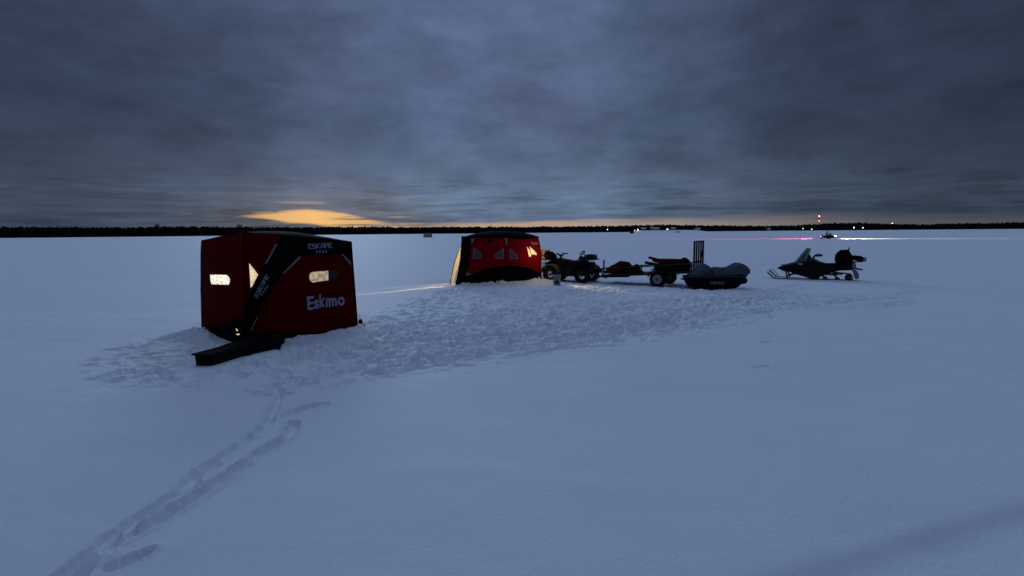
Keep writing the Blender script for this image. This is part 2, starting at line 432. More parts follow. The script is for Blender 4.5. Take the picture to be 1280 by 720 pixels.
# clear-air dusk sky added above the deck
nis = N.new('ShaderNodeTexSky'); nis.sky_type = 'NISHITA'; nis.sun_disc = False
nis.sun_elevation = SUN_EL; nis.sun_rotation = SUN_AZ; nis.air_density = 1.2; nis.ozone_density = 4
final = mix(1.0, final, mix(1.0, nis.outputs['Color'], (.0025, .0025, .0025), 'MULTIPLY'), 'ADD')
below = sstep(dz, -.02, -.06)
final = mix(below, final, (.05, .07, .11))
bg = N.new('ShaderNodeBackground'); bg.inputs['Strength'].default_value = 1.0
L.new(final, bg.inputs['Color'])
wo = N.new('ShaderNodeOutputWorld'); L.new(bg.outputs[0], wo.inputs['Surface'])
sun = bpy.data.lights.new('sun', 'SUN'); sun.energy = .46; sun.specular_factor = 0; sun.angle = R(18); sun.color = (.62, .78, 1)
so = bpy.data.objects.new('sun', sun); COL.objects.link(so)
SE = R(15)   # the brightest part of the deck, above the sunset
sd = Vector((math.sin(SUN_AZ) * math.cos(SE), math.cos(SUN_AZ) * math.cos(SE), math.sin(SE)))
so.rotation_euler = sd.to_track_quat('Z', 'Y').to_euler(); so.location = (-30, 60, 30)

# ------------------------------------------------------------------ snow
def fbm(x, y, scale, octv=4, seed=0, gain=.5):
    out = np.zeros_like(x); amp = 1.0; tot = 0
    for o in range(octv):
        g = np.random.default_rng(seed * 31 + o).random((256, 256)) * 2 - 1
        u = x * scale * 2 ** o + 37.3 * o; v = y * scale * 2 ** o + 11.9 * o
        iu = np.floor(u).astype(int); iv = np.floor(v).astype(int); fu = u - iu; fv = v - iv
        fu = fu * fu * (3 - 2 * fu); fv = fv * fv * (3 - 2 * fv)
        a = g[iu % 256, iv % 256]; b = g[(iu + 1) % 256, iv % 256]; c = g[iu % 256, (iv + 1) % 256]; d = g[(iu + 1) % 256, (iv + 1) % 256]
        out += amp * ((a * (1 - fu) + b * fu) * (1 - fv) + (c * (1 - fu) + d * fu) * fv); tot += amp; amp *= gain
    return out / tot
CELL = .022; X0, X1, Y0, Y1 = -14.0, 21.0, 1.4, 29.0
NX = int((X1 - X0) / CELL); NY = int((Y1 - Y0) / CELL)
gx = X0 + np.arange(NX) * CELL; gy = Y0 + np.arange(NY) * CELL
GX, GY = np.meshgrid(gx, gy)            # [iy, ix]
HM = np.zeros((NY, NX), dtype=np.float64)
def inside(poly, x, y):
    r = np.zeros(x.shape, bool); n = len(poly)
    for i in range(n):
        x1, y1 = poly[i]; x2, y2 = poly[(i + 1) % n]
        if y1 == y2: continue
        c = ((y1 > y) != (y2 > y)) & (x < (x2 - x1) * (y - y1) / (y2 - y1) + x1)
        r ^= c
    return r
def gp(*pts): return [tuple(G(a, b)[:2]) for a, b in pts]
tramp_poly = gp((100, 490), (200, 488), (330, 492), (450, 476), (560, 466), (640, 452), (740, 436), (830, 421), (920, 408), (985, 392), (1000, 378),
                (960, 368), (950, 360), (860, 353), (760, 350), (690, 348), (600, 352), (560, 357), (540, 366), (490, 386), (455, 402), (440, 425), (300, 436), (255, 421), (220, 417), (185, 422), (100, 440))
step = 6
msk = inside(tramp_poly, GX[::step, ::step], GY[::step, ::step]).astype(float)
msk = np.maximum(msk, .32 * inside(gp((930, 405), (905, 385), (930, 366), (985, 356), (1060, 357), (1150, 362), (1160, 384), (1080, 390), (1000, 396)), GX[::step, ::step], GY[::step, ::step]))
def blur(a, n):
    for _ in range(n):
        a = (a + np.roll(a, 1, 0) + np.roll(a, -1, 0) + np.roll(a, 1, 1) + np.roll(a, -1, 1)) / 5
    return a
msk_s = blur(msk, 14)
def up(a):
    iy = np.minimum((np.arange(NY) / step), a.shape[0] - 1.001); ix = np.minimum((np.arange(NX) / step), a.shape[1] - 1.001)
    y0 = iy.astype(int); x0 = ix.astype(int); fy = (iy - y0)[:, None]; fx = (ix - x0)[None, :]
    return (a[y0][:, x0] * (1 - fx) + a[y0][:, x0 + 1] * fx) * (1 - fy) + (a[y0 + 1][:, x0] * (1 - fx) + a[y0 + 1][:, x0 + 1] * fx) * fy
TM = up(msk_s); TM = np.clip(TM * (1.0 + .9 * fbm(GX, GY, .55, 3, 77)) + (TM > .02) * .10 * fbm(GX, GY, 1.3, 2, 78), 0, 1)
def stamp(x, y, ang, ln, wd, depth, rim=.35):
    r = ln * 1.1
    ix0, ix1 = int((x - r - X0) / CELL), int((x + r - X0) / CELL) + 1
    iy0, iy1 = int((y - r - Y0) / CELL), int((y + r - Y0) / CELL) + 1
    if ix0 < 0 or iy0 < 0 or ix1 >= NX or iy1 >= NY: return
    sx = GX[iy0:iy1, ix0:ix1] - x; sy = GY[iy0:iy1, ix0:ix1] - y
    c, s = math.cos(ang), math.sin(ang)
    u = (sx * c + sy * s) / (ln / 2); v = (-sx * s + sy * c) / (wd / 2)
    d = np.sqrt(u * u + v * v)
    pit = -depth * np.clip(1.5 - d ** 4 * 1.0, 0, 1) + depth * rim * .8 * np.exp(-((d - 1.32) / .22) ** 2) * (0.4 + .6 * (u > 0))
    HM[iy0:iy1, ix0:ix1] += pit
# boot prints: walking lines between the huts, the rig and the sled
lines = []
def walk(pts, jitter=.12, depth=.05, stride=.36):
    pts = [Vector(p) for p in pts]; side = 1
    for a, b in zip(pts, pts[1:]):
        d = b - a; n = max(1, int(d.length / stride)); t = d.normalized(); ang = math.atan2(t.y, t.x)
        for k in range(n):
            p = a + d * (k / n) + Vector((-t.y, t.x)) * side * .1 + Vector((random.gauss(0, jitter), random.gauss(0, jitter)))
            stamp(p.x, p.y, ang + random.gauss(0, .25), random.uniform(.27, .36), random.uniform(.11, .16), depth * random.uniform(.6, 1.3)); side = -side
T1 = Vector(G(450, 440)[:2]); DOOR2 = Vector(G(560, 362)[:2]); ATVP = Vector(G(720, 362)[:2]); SLEDP = Vector(G(890, 368)[:2]); SNOWP = Vector(G(985, 362)[:2]); EDGE1 = Vector(G(330, 478)[:2])
ends = [T1, DOOR2, ATVP, SLEDP, SNOWP, EDGE1, Vector(G(210, 455)[:2]), Vector(G(620, 420)[:2]), Vector(G(860, 400)[:2])]
for k in range(80):
    a, b = random.sample(ends, 2)
    o1 = Vector((random.gauss(0, .7), random.gauss(0, .8))); o2 = Vector((random.gauss(0, .9), random.gauss(0, .8)))
    m_ = (a + b) / 2 + Vector((random.gauss(0, .5), random.gauss(0, .7)))
    walk([a + o1, m_, b + o2], depth=.062)
xs = np.array([p[0] for p in tramp_poly]); ys = np.array([p[1] for p in tramp_poly])
cnt = 0
while cnt < 800:
    x = random.uniform(xs.min(), xs.max()); y = random.uniform(ys.min(), ys.max())
    i = int((x - X0) / CELL); j = int((y - Y0) / CELL)
    if 0 <= i < NX and 0 <= j < NY and random.random() < TM[j, i]:
        stamp(x, y, random.gauss(.35, .5), random.uniform(.18, .36), random.uniform(.09, .17), random.uniform(.02, .075)); cnt += 1
cnt = 0
while cnt < 1500:
    x = random.uniform(xs.min(), xs.max()); y = random.uniform(ys.min(), ys.max())
    i = int((x - X0) / CELL); j = int((y - Y0) / CELL)
    if 0 <= i < NX and 0 <= j < NY and random.random() < TM[j, i]:
        if cnt % 7: stamp(x, y, random.gauss(.3, .5), random.uniform(.12, .28), random.uniform(.07, .11), random.uniform(.02, .05), .6)
        else: stamp(x, y, random.uniform(0, 3), random.uniform(.08, .16), random.uniform(.07, .12), -random.uniform(.01, .02), .1)
        cnt += 1
HM *= np.clip(TM * 1.25, 0, 1) * .74
# crumbled, scuffed snow
rough_ = fbm(GX, GY, 3.2, 4, 3, .6)
HM += TM * (fbm(GX * .9 + GY * .45, (GY * .9 - GX * .45) * 3.2, 1.5, 3, 91, .6) * .022 + rough_ * .020 + np.abs(fbm(GX * .8 + GY * .6, (GY * .8 - GX * .6) * 2.2, 4.5, 4, 9, .6)) * .022 - .006)
def rut(pts, wd, depth, rim=.3, wav=.02, edge=.06):
    """a dragged trench along a line"""
    P = [Vector(p) for p in pts]; Q = []
    for i in range(len(P) - 1):
        p0 = P[max(i - 1, 0)]; p1 = P[i]; p2 = P[i + 1]; p3 = P[min(i + 2, len(P) - 1)]
        nn = max(2, int((p2 - p1).length / .05))
        for k in range(nn):
            t = k / nn
            Q.append(.5 * ((2 * p1) + (p2 - p0) * t + (2 * p0 - 5 * p1 + 4 * p2 - p3) * t * t + (3 * p1 - p0 - 3 * p2 + p3) * t ** 3))
    Q.append(P[-1])
    q = np.array([(a.x, a.y) for a in Q])
    pad = wd * 2.2
    ix0 = max(0, int((q[:, 0].min() - pad - X0) / CELL)); ix1 = min(NX, int((q[:, 0].max() + pad - X0) / CELL))
    iy0 = max(0, int((q[:, 1].min() - pad - Y0) / CELL)); iy1 = min(NY, int((q[:, 1].max() + pad - Y0) / CELL))
    if ix1 <= ix0 or iy1 <= iy0: return
    sx = GX[iy0:iy1, ix0:ix1]; sy = GY[iy0:iy1, ix0:ix1]
    dist = np.full(sx.shape, 9.0)
    for a in q[::1]: dist = np.minimum(dist, np.hypot(sx - a[0], sy - a[1]))
    wv = fbm(sx, sy, 7.0, 4, 21) * wd * .42
    d = (dist + wv) / (wd / 2)
    flo = .75 + .5 * fbm(sx, sy, 5.5, 3, 22)
    HM[iy0:iy1, ix0:ix1] += -depth * flo * (1 - 1 / (1 + np.exp(-np.clip(d - 1, -4, 4) * 11))) + depth * rim * np.exp(-((d - 1.45) / .35) ** 2)
z8 = lambda *p: gp(*[(160 + a / 2.25, 400 + b / 2.25) for a, b in p])
rut(z8((-250, 790), (-160, 705), (-90, 648), (-20, 598), (40, 555), (150, 478), (210, 425), (300, 362), (370, 312), (405, 262), (428, 205)), .105, .055)
rut(z8((-240, 830), (-160, 745), (-90, 680), (-30, 630), (10, 605), (60, 582), (150, 527), (250, 465), (330, 402), (400, 360), (450, 325), (468, 290)), .12, .075)
rut(z8((440, 270), (480, 254), (515, 243), (550, 236)), .12, .06)
for a, b in ((165, 480), (215, 425), (240, 400), (340, 330), (380, 300), (200, 497), (120, 540), (300, 430), (420, 348), (500, 247)):
    x, y = z8((a, b))[0]; stamp(x, y, 1.0, .27, .10, .025, .3)
x, y = gp((161, 703))[0]; stamp(x, y, .9, .26, .10, .05)
x, y = gp((952, 459))[0]; stamp(x, y, .3, .3, .12, .02, .8)
x, y = gp((960, 429))[0]; stamp(x, y, .3, .3, .12, .02, .8)
# vehicle and sled drag lines
for off in (0, .46):
    rut([(p[0] + off * .5, p[1] + off) for p in gp((470, 470), (600, 447), (720, 426), (850, 407), (1000, 385), (1090, 374))], .16, .03, .4)
    rut([(p[0] + off * .4, p[1] + off) for p in gp((470, 430), (580, 412), (700, 398), (820, 383), (930, 371))], .14, .028, .4)
rut(gp((1010, 371), (1050, 374), (1100, 378), (1150, 383)), .30, .03, .5)
rut(gp((1075, 352), (1130, 353), (1190, 356)), .36, .035, .4)
rut(gp((965, 346), (930, 343), (900, 341)), .3, .03, .4)
rut(gp((900, 384), (960, 381), (1030, 379), (1110, 380)), .2, .025, .4)
for (a, b) in (((520, 455), (980, 372)), ((480, 462), (900, 392)), ((600, 430), (1000, 366)), ((470, 448), (760, 398)), ((560, 398), (860, 372)), ((620, 398), (940, 380)), ((450, 440), (700, 410)), ((500, 412), (760, 378)), ((470, 470), (640, 438)), ((640, 446), (840, 408)), ((760, 420), (990, 384)), ((580, 452), (780, 412)), ((860, 372), (1010, 362)), ((200, 470), (420, 448)), ((180, 450), (250, 440)), ((880, 392), (1130, 372)), ((930, 376), (1160, 366)), ((960, 386), (1150, 378)), ((900, 372), (1000, 356))):
    m_ = ((a[0] + b[0]) / 2 + random.uniform(-15, 15), (a[1] + b[1]) / 2 + random.uniform(0, 5))
    l0 = gp(a, m_, b)
    for o_ in (0, .42): rut([(p[0] + o_ * .4, p[1] + o_) for p in l0], random.uniform(.10, .18), random.uniform(.025, .045), .4)
# flattened bed under the sled box
_d = np.clip(((GX + 4.555) * .2 + (GY - 7.68) * .98), 0, 1.6); _q = np.hypot(GX + 4.555 - _d * .2, GY - 7.68 - _d * .98)
HM *= 1 - np.exp(-(_q / .34) ** 4)
# banked snow along the hut skirts
def bank(a, b, hgt, wd, seed, n=None):
    a = Vector(a); b = Vector(b)
    r = wd * 3
    ix0 = max(0, int((min(a.x, b.x) - r - X0) / CELL)); ix1 = min(NX, int((max(a.x, b.x) + r - X0) / CELL))
    iy0 = max(0, int((min(a.y, b.y) - r - Y0) / CELL)); iy1 = min(NY, int((max(a.y, b.y) + r - Y0) / CELL))
    sx = GX[iy0:iy1, ix0:ix1]; sy = GY[iy0:iy1, ix0:ix1]
    d = b - a; t = np.clip(((sx - a.x) * d.x + (sy - a.y) * d.y) / d.length_squared, 0, 1)
    dist = np.hypot(sx - a.x - d.x * t, sy - a.y - d.y * t)
    lump = np.clip(.55 + .75 * fbm(sx, sy, 2.2, 3, seed), 0, 1.4) + 1.1 * np.abs(fbm(sx, sy, 5.5, 4, seed + 1, .65))
    HM[iy0:iy1, ix0:ix1] += hgt * np.exp(-(dist / wd) ** 2) * lump
A1, B1, C1 = G(252, 417), G(303, 431), G(448, 411); D1 = A1 + C1 - B1
P2, Q2 = G(577, 355.5), G(676, 351)
off = Vector((.16, -.18))
bank(B1.xy + off + Vector((.55, .5)), C1.xy + off * .8, .09, .13, 40)
bank(A1.xy + Vector((-.1, -.12)), B1.xy + Vector((-.35, .0)), .11, .18, 43)
bank(A1.xy + Vector((-.45, -.35)), A1.xy + Vector((.3, -.45)), .10, .16, 44)
bank(P2.xy + Vector((.1, -.15)), Q2.xy + Vector((.0, -.2)), .10, .16, 46)
bank(Q2.xy + Vector((-.2, -.3)), Q2.xy + Vector((.5, -.45)), .10, .18, 48)
bank(G(800, 359).xy, G(880, 365).xy, .05, .22, 50)
bank(G(1060, 351.5).xy, G(1000, 350.5).xy, .035, .2, 52)

def base_snow(x, y):
    r = np.hypot(x, y)
    h = fbm(x, y, .16, 3, 60) * .05 + fbm(x * .35 + y * .1, y, .5, 3, 61) * .02
    h += fbm(x + y * .3, y * 1.4, 2.2, 3, 62) * .006 + np.clip(fbm(x * .5 - y * .25, y * 1.1 + x * .3, .9, 4, 64), .05, 1) * .022
    far = np.clip((r - 25) / 60, 0, 1)
    h += far * fbm(x, y * 1.6, .035, 3, 63) * .14
    return h
def sample_hm(x, y):
    fx = (x - X0) / CELL; fy = (y - Y0) / CELL
    ok = (fx > 1) & (fx < NX - 2) & (fy > 1) & (fy < NY - 2)
    fx = np.clip(fx, 0, NX - 2); fy = np.clip(fy, 0, NY - 2)
    i = fx.astype(int); j = fy.astype(int); a = fx - i; b = fy - j
    v = (HM[j, i] * (1 - a) + HM[j, i + 1] * a) * (1 - b) + (HM[j + 1, i] * (1 - a) + HM[j + 1, i + 1] * a) * b
    return np.where(ok, v, 0)
def snow_z(x, y):
    x = np.atleast_1d(np.float64(x)); y = np.atleast_1d(np.float64(y))
    return float((base_snow(x, y) + sample_hm(x, y))[0])
# the drift edge at lower right
def drift(x, y):
    a = G(975, 722); b = G(1125, 679); d = (b - a).xy.normalized(); n = Vector((-d.y, d.x))
    t = (x - a.x) * n.x + (y - a.y) * n.y
    return -.05 / (1 + np.exp(t / .035)) * (t > -1.5) * np.clip(1 + (t + .15) * .8, 0, 1)
az_f = np.radians(np.arange(-50, 50.01, .085)); az_c = np.radians(np.arange(55, 306, 5.0))
AZ = np.concatenate([az_f, az_c]); NA = len(AZ)
rad = [0.6]; k = 0
while rad[-1] < 4200:
    r_ = rad[-1]
    q = 1.0042 if 2.6 < r_ < 34 else (1.03 if r_ <= 2.6 else (1.02 if r_ < 120 else 1.12))
    rad.append(r_ * q)
RAD = np.array(rad); NR = len(RAD)
RR, AA = np.meshgrid(RAD, AZ, indexing='ij')
VX = RR * np.sin(AA); VY = RR * np.cos(AA)
VZ = base_snow(VX, VY) + sample_hm(VX, VY) + drift(VX, VY) * (np.hypot(VX, VY) < 8)
VZ *= np.clip((2600 - RR) / 1800, 0, 1)
co_ = np.empty((NR * NA + 1, 3)); co_[:-1, 0] = VX.ravel(); co_[:-1, 1] = VY.ravel(); co_[:-1, 2] = VZ.ravel(); co_[-1] = (0, 0, 0)
i = np.arange(NR - 1)[:, None] * NA; j = np.arange(NA)[None, :]; j2 = (j + 1) % NA
quads = np.stack([i + j, i + j2, i + NA + j2, i + NA + j], -1).reshape(-1, 4)[:, ::-1]
fan = np.stack([np.full(NA, NR * NA), np.arange(NA), (np.arange(NA) + 1) % NA], -1)[:, ::-1]
me = bpy.data.meshes.new('snow')
me.vertices.add(len(co_)); me.vertices.foreach_set('co', co_.ravel())
nl = quads.size + fan.size
me.loops.add(nl); me.loops.foreach_set('vertex_index', np.concatenate([quads.ravel(), fan.ravel()]).astype(np.int32))
me.polygons.add(len(quads) + len(fan))
ls = np.concatenate([np.arange(len(quads)) * 4, quads.size + np.arange(len(fan)) * 3]).astype(np.int32)
me.polygons.foreach_set('loop_start', ls)
me.update(calc_edges=True); me.validate(); me.shade_smooth()
m, snt, b = new_mat('snow'); sN, sL = snt.nodes, snt.links
b.inputs['Base Color'].default_value = (.82, .86, .90, 1); b.inputs['Roughness'].default_value = .68; b.inputs['Specular IOR Level'].default_value = .40
stc = sN.new('ShaderNodeTexCoord')
sn = sN.new('ShaderNodeTexNoise'); sn.inputs['Scale'].default_value = 0.9; sn.inputs['Detail'].default_value = 6; sL.new(stc.outputs['Object'], sn.inputs['Vector'])
smx = sN.new('ShaderNodeMix'); smx.data_type = 'RGBA'; smx.inputs['A'].default_value = (.76, .81, .87, 1); smx.inputs['B'].default_value = (.87, .90, .93, 1)
sL.new(sn.outputs['Fac'], smx.inputs['Factor']); sL.new(smx.outputs['Result'], b.inputs['Base Color'])
s1 = sN.new('ShaderNodeTexNoise'); s1.inputs['Scale'].default_value = 26; s1.inputs['Detail'].default_value = 7; s1.inputs['Roughness'].default_value = .7; sL.new(stc.outputs['Object'], s1.inputs['Vector'])
sb = sN.new('ShaderNodeBump'); sb.inputs['Distance'].default_value = .016; sb.inputs['Strength'].default_value = .7
sL.new(s1.outputs['Fac'], sb.inputs['Height']); sL.new(sb.outputs['Normal'], b.inputs['Normal'])
M['snow'] = m
snow = link_mesh('snow', me, m); tag(snow, 'snow covering the frozen lake, trampled between the shelters', 'snow', kind='structure')

# ------------------------------------------------------------------ far shore: hills, bank, forest
tops = [(-900, 279), (-300, 282), (60, 283), (160, 283.4), (180, 283), (230, 282.3), (290, 283.2), (312, 283), (360, 283.5), (400, 283), (450, 282.8), (520, 283.4), (600, 283), (660, 283.2), (720, 282.6), (760, 282),
        (800, 281), (830, 280.3), (880, 281.2), (930, 281.6), (965, 282.2), (1000, 280.8), (1040, 278.6), (1075, 277.8), (1105, 279.2), (1120, 280.0), (1150, 280), (1300, 277), (2100, 273)]
t_az = np.array([az_of(p) for p, _ in tops]); t_el = np.array([math.atan((horizon(p) - y) / F * math.cos(az_of(p))) for p, y in tops])
def top_el(a): return float(np.interp(a, t_az, t_el)) + .00075 * mnoise.noise(Vector((a * 28, 2.0, 0))) + .0007 * mnoise.noise(Vector((a * 90, 6.0, 0)))
SHORE = 960.0
def hill_h(a, r):
    crest = max(0.0, CAM_H + math.tan(top_el(a)) * 1500 - 12.0)
    k = min(1, max(0, (r - SHORE) / 520)); k = k * k * (3 - 2 * k)
    return -.4 + crest * k
bm = bmesh.new(); rows = []
hr = [SHORE - 2, SHORE + 20, SHORE + 60, SHORE + 140, SHORE + 260, SHORE + 400, SHORE + 540, SHORE + 900, 3200]
ha = np.radians(np.arange(-84, 84.1, .5))
for r_ in hr:
    rows.append([bm.verts.new((r_ * math.sin(a), r_ * math.cos(a), hill_h(a, min(r_, 1500)) if r_ < 3000 else -3)) for a in ha])
for i_ in range(len(hr) - 1):
    for k in range(len(ha) - 1): bm.faces.new((rows[i_][k], rows[i_][k + 1], rows[i_ + 1][k + 1], rows[i_ + 1][k]))
me = bpy.data.meshes.new('hills'); bm.to_mesh(me); bm.free(); me.shade_smooth()
M['brush'] = mat('dark brush under trees', (.004, .0042, .004), .95, var=.4, vscale=.03)
o = link_mesh('hills', me, M['brush']); tag(o, 'low dark wooded rise along the far shore', 'hills', kind='structure')
# forest: thousands of small leaf-off and conifer crowns
V, Fc = [], []
def crown(x, y, z, h, w, con):
    b0 = len(V); n = 6; lv = 5 if con else 4
    for q in range(lv):
        t = q / (lv - 1)
        if con: rr = w * (1 - t) * (1 if q % 2 == 0 else .72) + .05
        else: rr = w * (.35, 1.0, .85, .25)[q]
        for k in range(n):
            a = 2 * math.pi * k / n + q * .5; j_ = random.uniform(.6, 1.3)
            V.append((x + rr * j_ * math.cos(a), y + rr * j_ * math.sin(a), z + h * (.04 + .96 * t) * random.uniform(.94, 1.03)))
    for q in range(lv - 1):
        for k in range(n): Fc.append((b0 + q * n + k, b0 + q * n + (k + 1) % n, b0 + (q + 1) * n + (k + 1) % n, b0 + (q + 1) * n + k))
    Fc.append(tuple(b0 + (lv - 1) * n + k for k in range(n)))
for k in range(6800):
    a = random.uniform(R(-78), R(78)) if k < 1300 else random.uniform(R(-49), R(49))
    r_ = SHORE + 6 + 480 * random.random() ** 1.6
    z = hill_h(a, r_); lim = CAM_H + math.tan(top_el(a)) * r_ * (1 / 1.0)
    con = random.random() < .45
    hh = random.uniform(7, 15)
    clump = .5 + .5 * mnoise.noise(Vector((a * 60, r_ * .01, 0))) + .35 * mnoise.noise(Vector((a * 210, 3, 0)))
    hh = min(hh, max(3.5, (lim - z) * random.uniform(.80, .97 + .14 * clump * (1 if con else .5))))
    crown(r_ * math.sin(a), r_ * math.cos(a), z, hh, hh * (random.uniform(.13, .2) if con else random.uniform(.24, .42)), con)
# back row that fills the outline
for k in range(2600):
    a = R(-52) + R(104) * (k + random.random()) / 2600
    r_ = SHORE + random.uniform(15, 120); z = hill_h(a, r_)
    lim = CAM_H + math.tan(top_el(a)) * r_
    con = random.random() < .4
    hh = max(3, (lim - z) * random.uniform(.70, .94) * (1 + .13 * mnoise.noise(Vector((a * 130, 9, 0))) + .08 * mnoise.noise(Vector((a * 420, 5, 0)))) * (1.24 if con and random.random() < .14 else 1))
    crown(r_ * math.sin(a), r_ * math.cos(a), z, hh, min(3.4, hh * (random.uniform(.12, .18) if con else random.uniform(.25, .38))), con)
me = bpy.data.meshes.new('forest'); me.from_pydata(V, [], Fc); me.update()
o = link_mesh('forest', me, M['foliage']); tag(o, 'dark wood of bare and evergreen trees lining the far shore', 'forest', kind='stuff')
def polar(px, r_, z=0.0):
    a = az_of(px); return Vector((r_ * math.sin(a), r_ * math.cos(a), z))
# snowy shore below the houses
bm = bmesh.new(); rows = []
for r_, z in ((905, -.05), (915, 1.0), (930, 2.3), (950, 2.6), (975, 2.2), (980, -1)):
    row = []
    for k in range(80):
        px = 786 + (885 - 786) * k / 79; e = min(1, k / 8, (79 - k) / 14)
        row.append(bm.verts.new(polar(px, r_, z * e * (1 + .12 * mnoise.noise(Vector((px * .2, r_ * .03, 0)))) - .02)))
    rows.append(row)
for i_ in range(len(rows) - 1):
    for k in range(79): bm.faces.new((rows[i_][k], rows[i_][k + 1], rows[i_ + 1][k + 1], rows[i_ + 1][k]))
me = bpy.data.meshes.new('shore'); bm.to_mesh(me); bm.free(); me.shade_smooth()
o = link_mesh('shore', me, M['snow']); tag(o, 'snowy bank in front of the houses on the far shore', 'shore', kind='structure')
# two crowns that stand clear of the wood
def lone_tree(px, top_y, r_, wpx, label, con=False):
    p = polar(px, r_, hill_h(az_of(px), r_)); el = math.atan((horizon(px) - top_y) / F * math.cos(az_of(px)))
    H_ = CAM_H + math.tan(el) * r_ - p.z; w = wpx / F * r_ / 2 / math.cos(az_of(px))
    t = empty('tree', p); tag(t, label, 'tree', 'trees rising above the far wood')
    mb = MB(); mb.tube([(0, 0, -.5), (.2, .1, H_ * .5), (0, 0, H_ * .8)], [.45, .3, .1], 6); 
    for k in range(7):
        a = k * 2.4; z0 = H_ * random.uniform(.45, .7); mb.tube([(0, 0, z0), (w * .7 * math.cos(a), w * .7 * math.sin(a), z0 + H_ * .16)], [.15, .04], 5)
    mb.build('trunk', M['bark'], t)
    vv, ff = [], []
    for k in range(900):
        if con:
            f = random.random(); rr = w * (1 - f) * random.uniform(.3, 1); a = random.uniform(0, 6.28)
            c = Vector((rr * math.cos(a), rr * math.sin(a), H_ * (.15 + .85 * f)))
        else:
            v = Vector((random.gauss(0, 1), random.gauss(0, 1), random.gauss(0, 1))).normalized() * random.random() ** .4
            c = Vector((v.x * w, v.y * w, H_ * .68 + v.z * H_ * .32))
        s = random.uniform(.25, .6); b0 = len(vv)
        u = Vector((random.gauss(0, 1), random.gauss(0, 1), random.gauss(0, 1))).normalized() * s; v2 = u.cross(Vector((random.random(), .3, 1))).normalized() * s
        vv += [tuple(c + u), tuple(c + v2), tuple(c - u), tuple(c - v2)]; ff.append((b0, b0 + 1, b0 + 2, b0 + 3))
    me = bpy.data.meshes.new('crown'); me.from_pydata(vv, [], ff); me.update()
    link_mesh('crown', me, M['foliage'], t)
lone_tree(197.5, 279.6, 965, 5.0, 'round-crowned tree standing above the far wood at the left')
lone_tree(300, 279.9, 966, 7.0, 'broad tree rising above the far wood behind the nearest shelter roof')
lone_tree(614, 280.6, 968, 2.4, 'slim spiky evergreen above the far wood behind the second shelter', True)
lone_tree(456, 281.0, 968, 2.6, 'pointed evergreen above the far wood to the right of the sunset glow', True)

# houses, lamps, tower
M['siding_pale'] = mat('pale house siding', (.30, .31, .34), .8, var=.2, vscale=.4)
M['siding_dark'] = mat('brown house siding', (.07, .06, .055), .8, var=.2, vscale=.4)
M['roof_snow'] = mat('snowy roof', (.55, .58, .63), .8, var=.15, vscale=.4)
M['roof_dark'] = mat('dark shingle roof', (.04, .04, .045), .8, var=.2, vscale=.4)
M['glow_warm'] = emit('warm lit pane', (1, .62, .25), 6)
M['glow_white'] = emit('white lit pane', (1, .86, .66), 4)
M['pane_dark'] = mat('dark pane', (.02, .02, .025), .2)
def house(px, r_, z, w, h, label, siding, roof, lit=None, ridge=2.2):
    a = az_of(px); t = empty('lakeside_house', polar(px, r_, z), -a); tag(t, label, 'house', 'houses on the far shore')
    d = w * .8
    MB().box((0, 0, h / 2), (w, d, h)).build('wall', M[siding], t, False)
    mb = MB(); b_ = mb._add([(-w / 2 - .5, -d / 2 - .5, h + .01), (w / 2 + .5, -d / 2 - .5, h + .01), (w / 2 + .5, d / 2 + .5, h + .01), (-w / 2 - .5, d / 2 + .5, h + .01), (-w / 2 - .5, 0, h + ridge), (w / 2 + .5, 0, h + ridge)],
            [(0, 1, 5, 4), (2, 3, 4, 5), (0, 4, 3), (1, 2, 5), (0, 3, 2, 1)])
    mb.build('roof', M[roof], t, False)
    for k, x in enumerate((-w * .28, w * .24)):
        f = MB().box((x, -d / 2 - .03, h * .55), (w * .2 + .3, .1, h * .42 + .3)).build('window', M['roof_snow'], t, False)
        MB().box((x, -d / 2 - .10, h * .55), (w * .2, .06, h * .42)).build('pane', M[lit] if (lit and k == 0) else M['pane_dark'], f, False)
    MB().box((0, -d / 2 - .04, h * .35), (1.0, .08, h * .7)).build('door', M['siding_dark'], t, False)
house(726, 985, -.2, 7, 2.6, 'low pale house far left of the orange shore lamp', 'siding_pale', 'roof_dark')
house(804.5, 948, 2.4, 8, 2.8, 'grey house just right of the warm shore lamp', 'siding_dark', 'roof_snow')
house(814.7, 950, 2.4, 4.5, 4.0, 'tall narrow pale house midway along the snowy bank', 'siding_pale', 'roof_snow')
house(820.5, 951, 2.4, 8.5, 3.0, 'wide pale house beside the tall narrow one', 'siding_pale', 'roof_snow', None)
house(834.8, 950, 2.2, 5, 3.2, 'house with a bright white lit window on the bank', 'siding_pale', 'roof_dark', 'glow_white')
house(841.5, 952, 2.0, 7, 3.0, 'pale cottage at the right end of the snowy bank', 'siding_pale', 'roof_snow')
house(871.5, 968, 1.0, 9, 2.6, 'isolated pale house right of the snowy bank', 'siding_pale', 'roof_snow')
house(961.5, 975, -.2, 7, 2.4, 'small pale house left of the radio tower', 'siding_pale', 'roof_snow')
house(1005.5, 975, 1.8, 6, 2.6, 'dark house with a lit window left of the tower', 'siding_dark', 'roof_dark', 'glow_white')
house(1016, 972, .6, 5, 2.4, 'small house with an orange window below the tower', 'siding_dark', 'roof_dark', 'glow_warm')
house(1075.5, 970, 1.0, 9, 2.8, 'house with brightly lit windows right of the tower', 'siding_pale', 'roof_dark', 'glow_white')
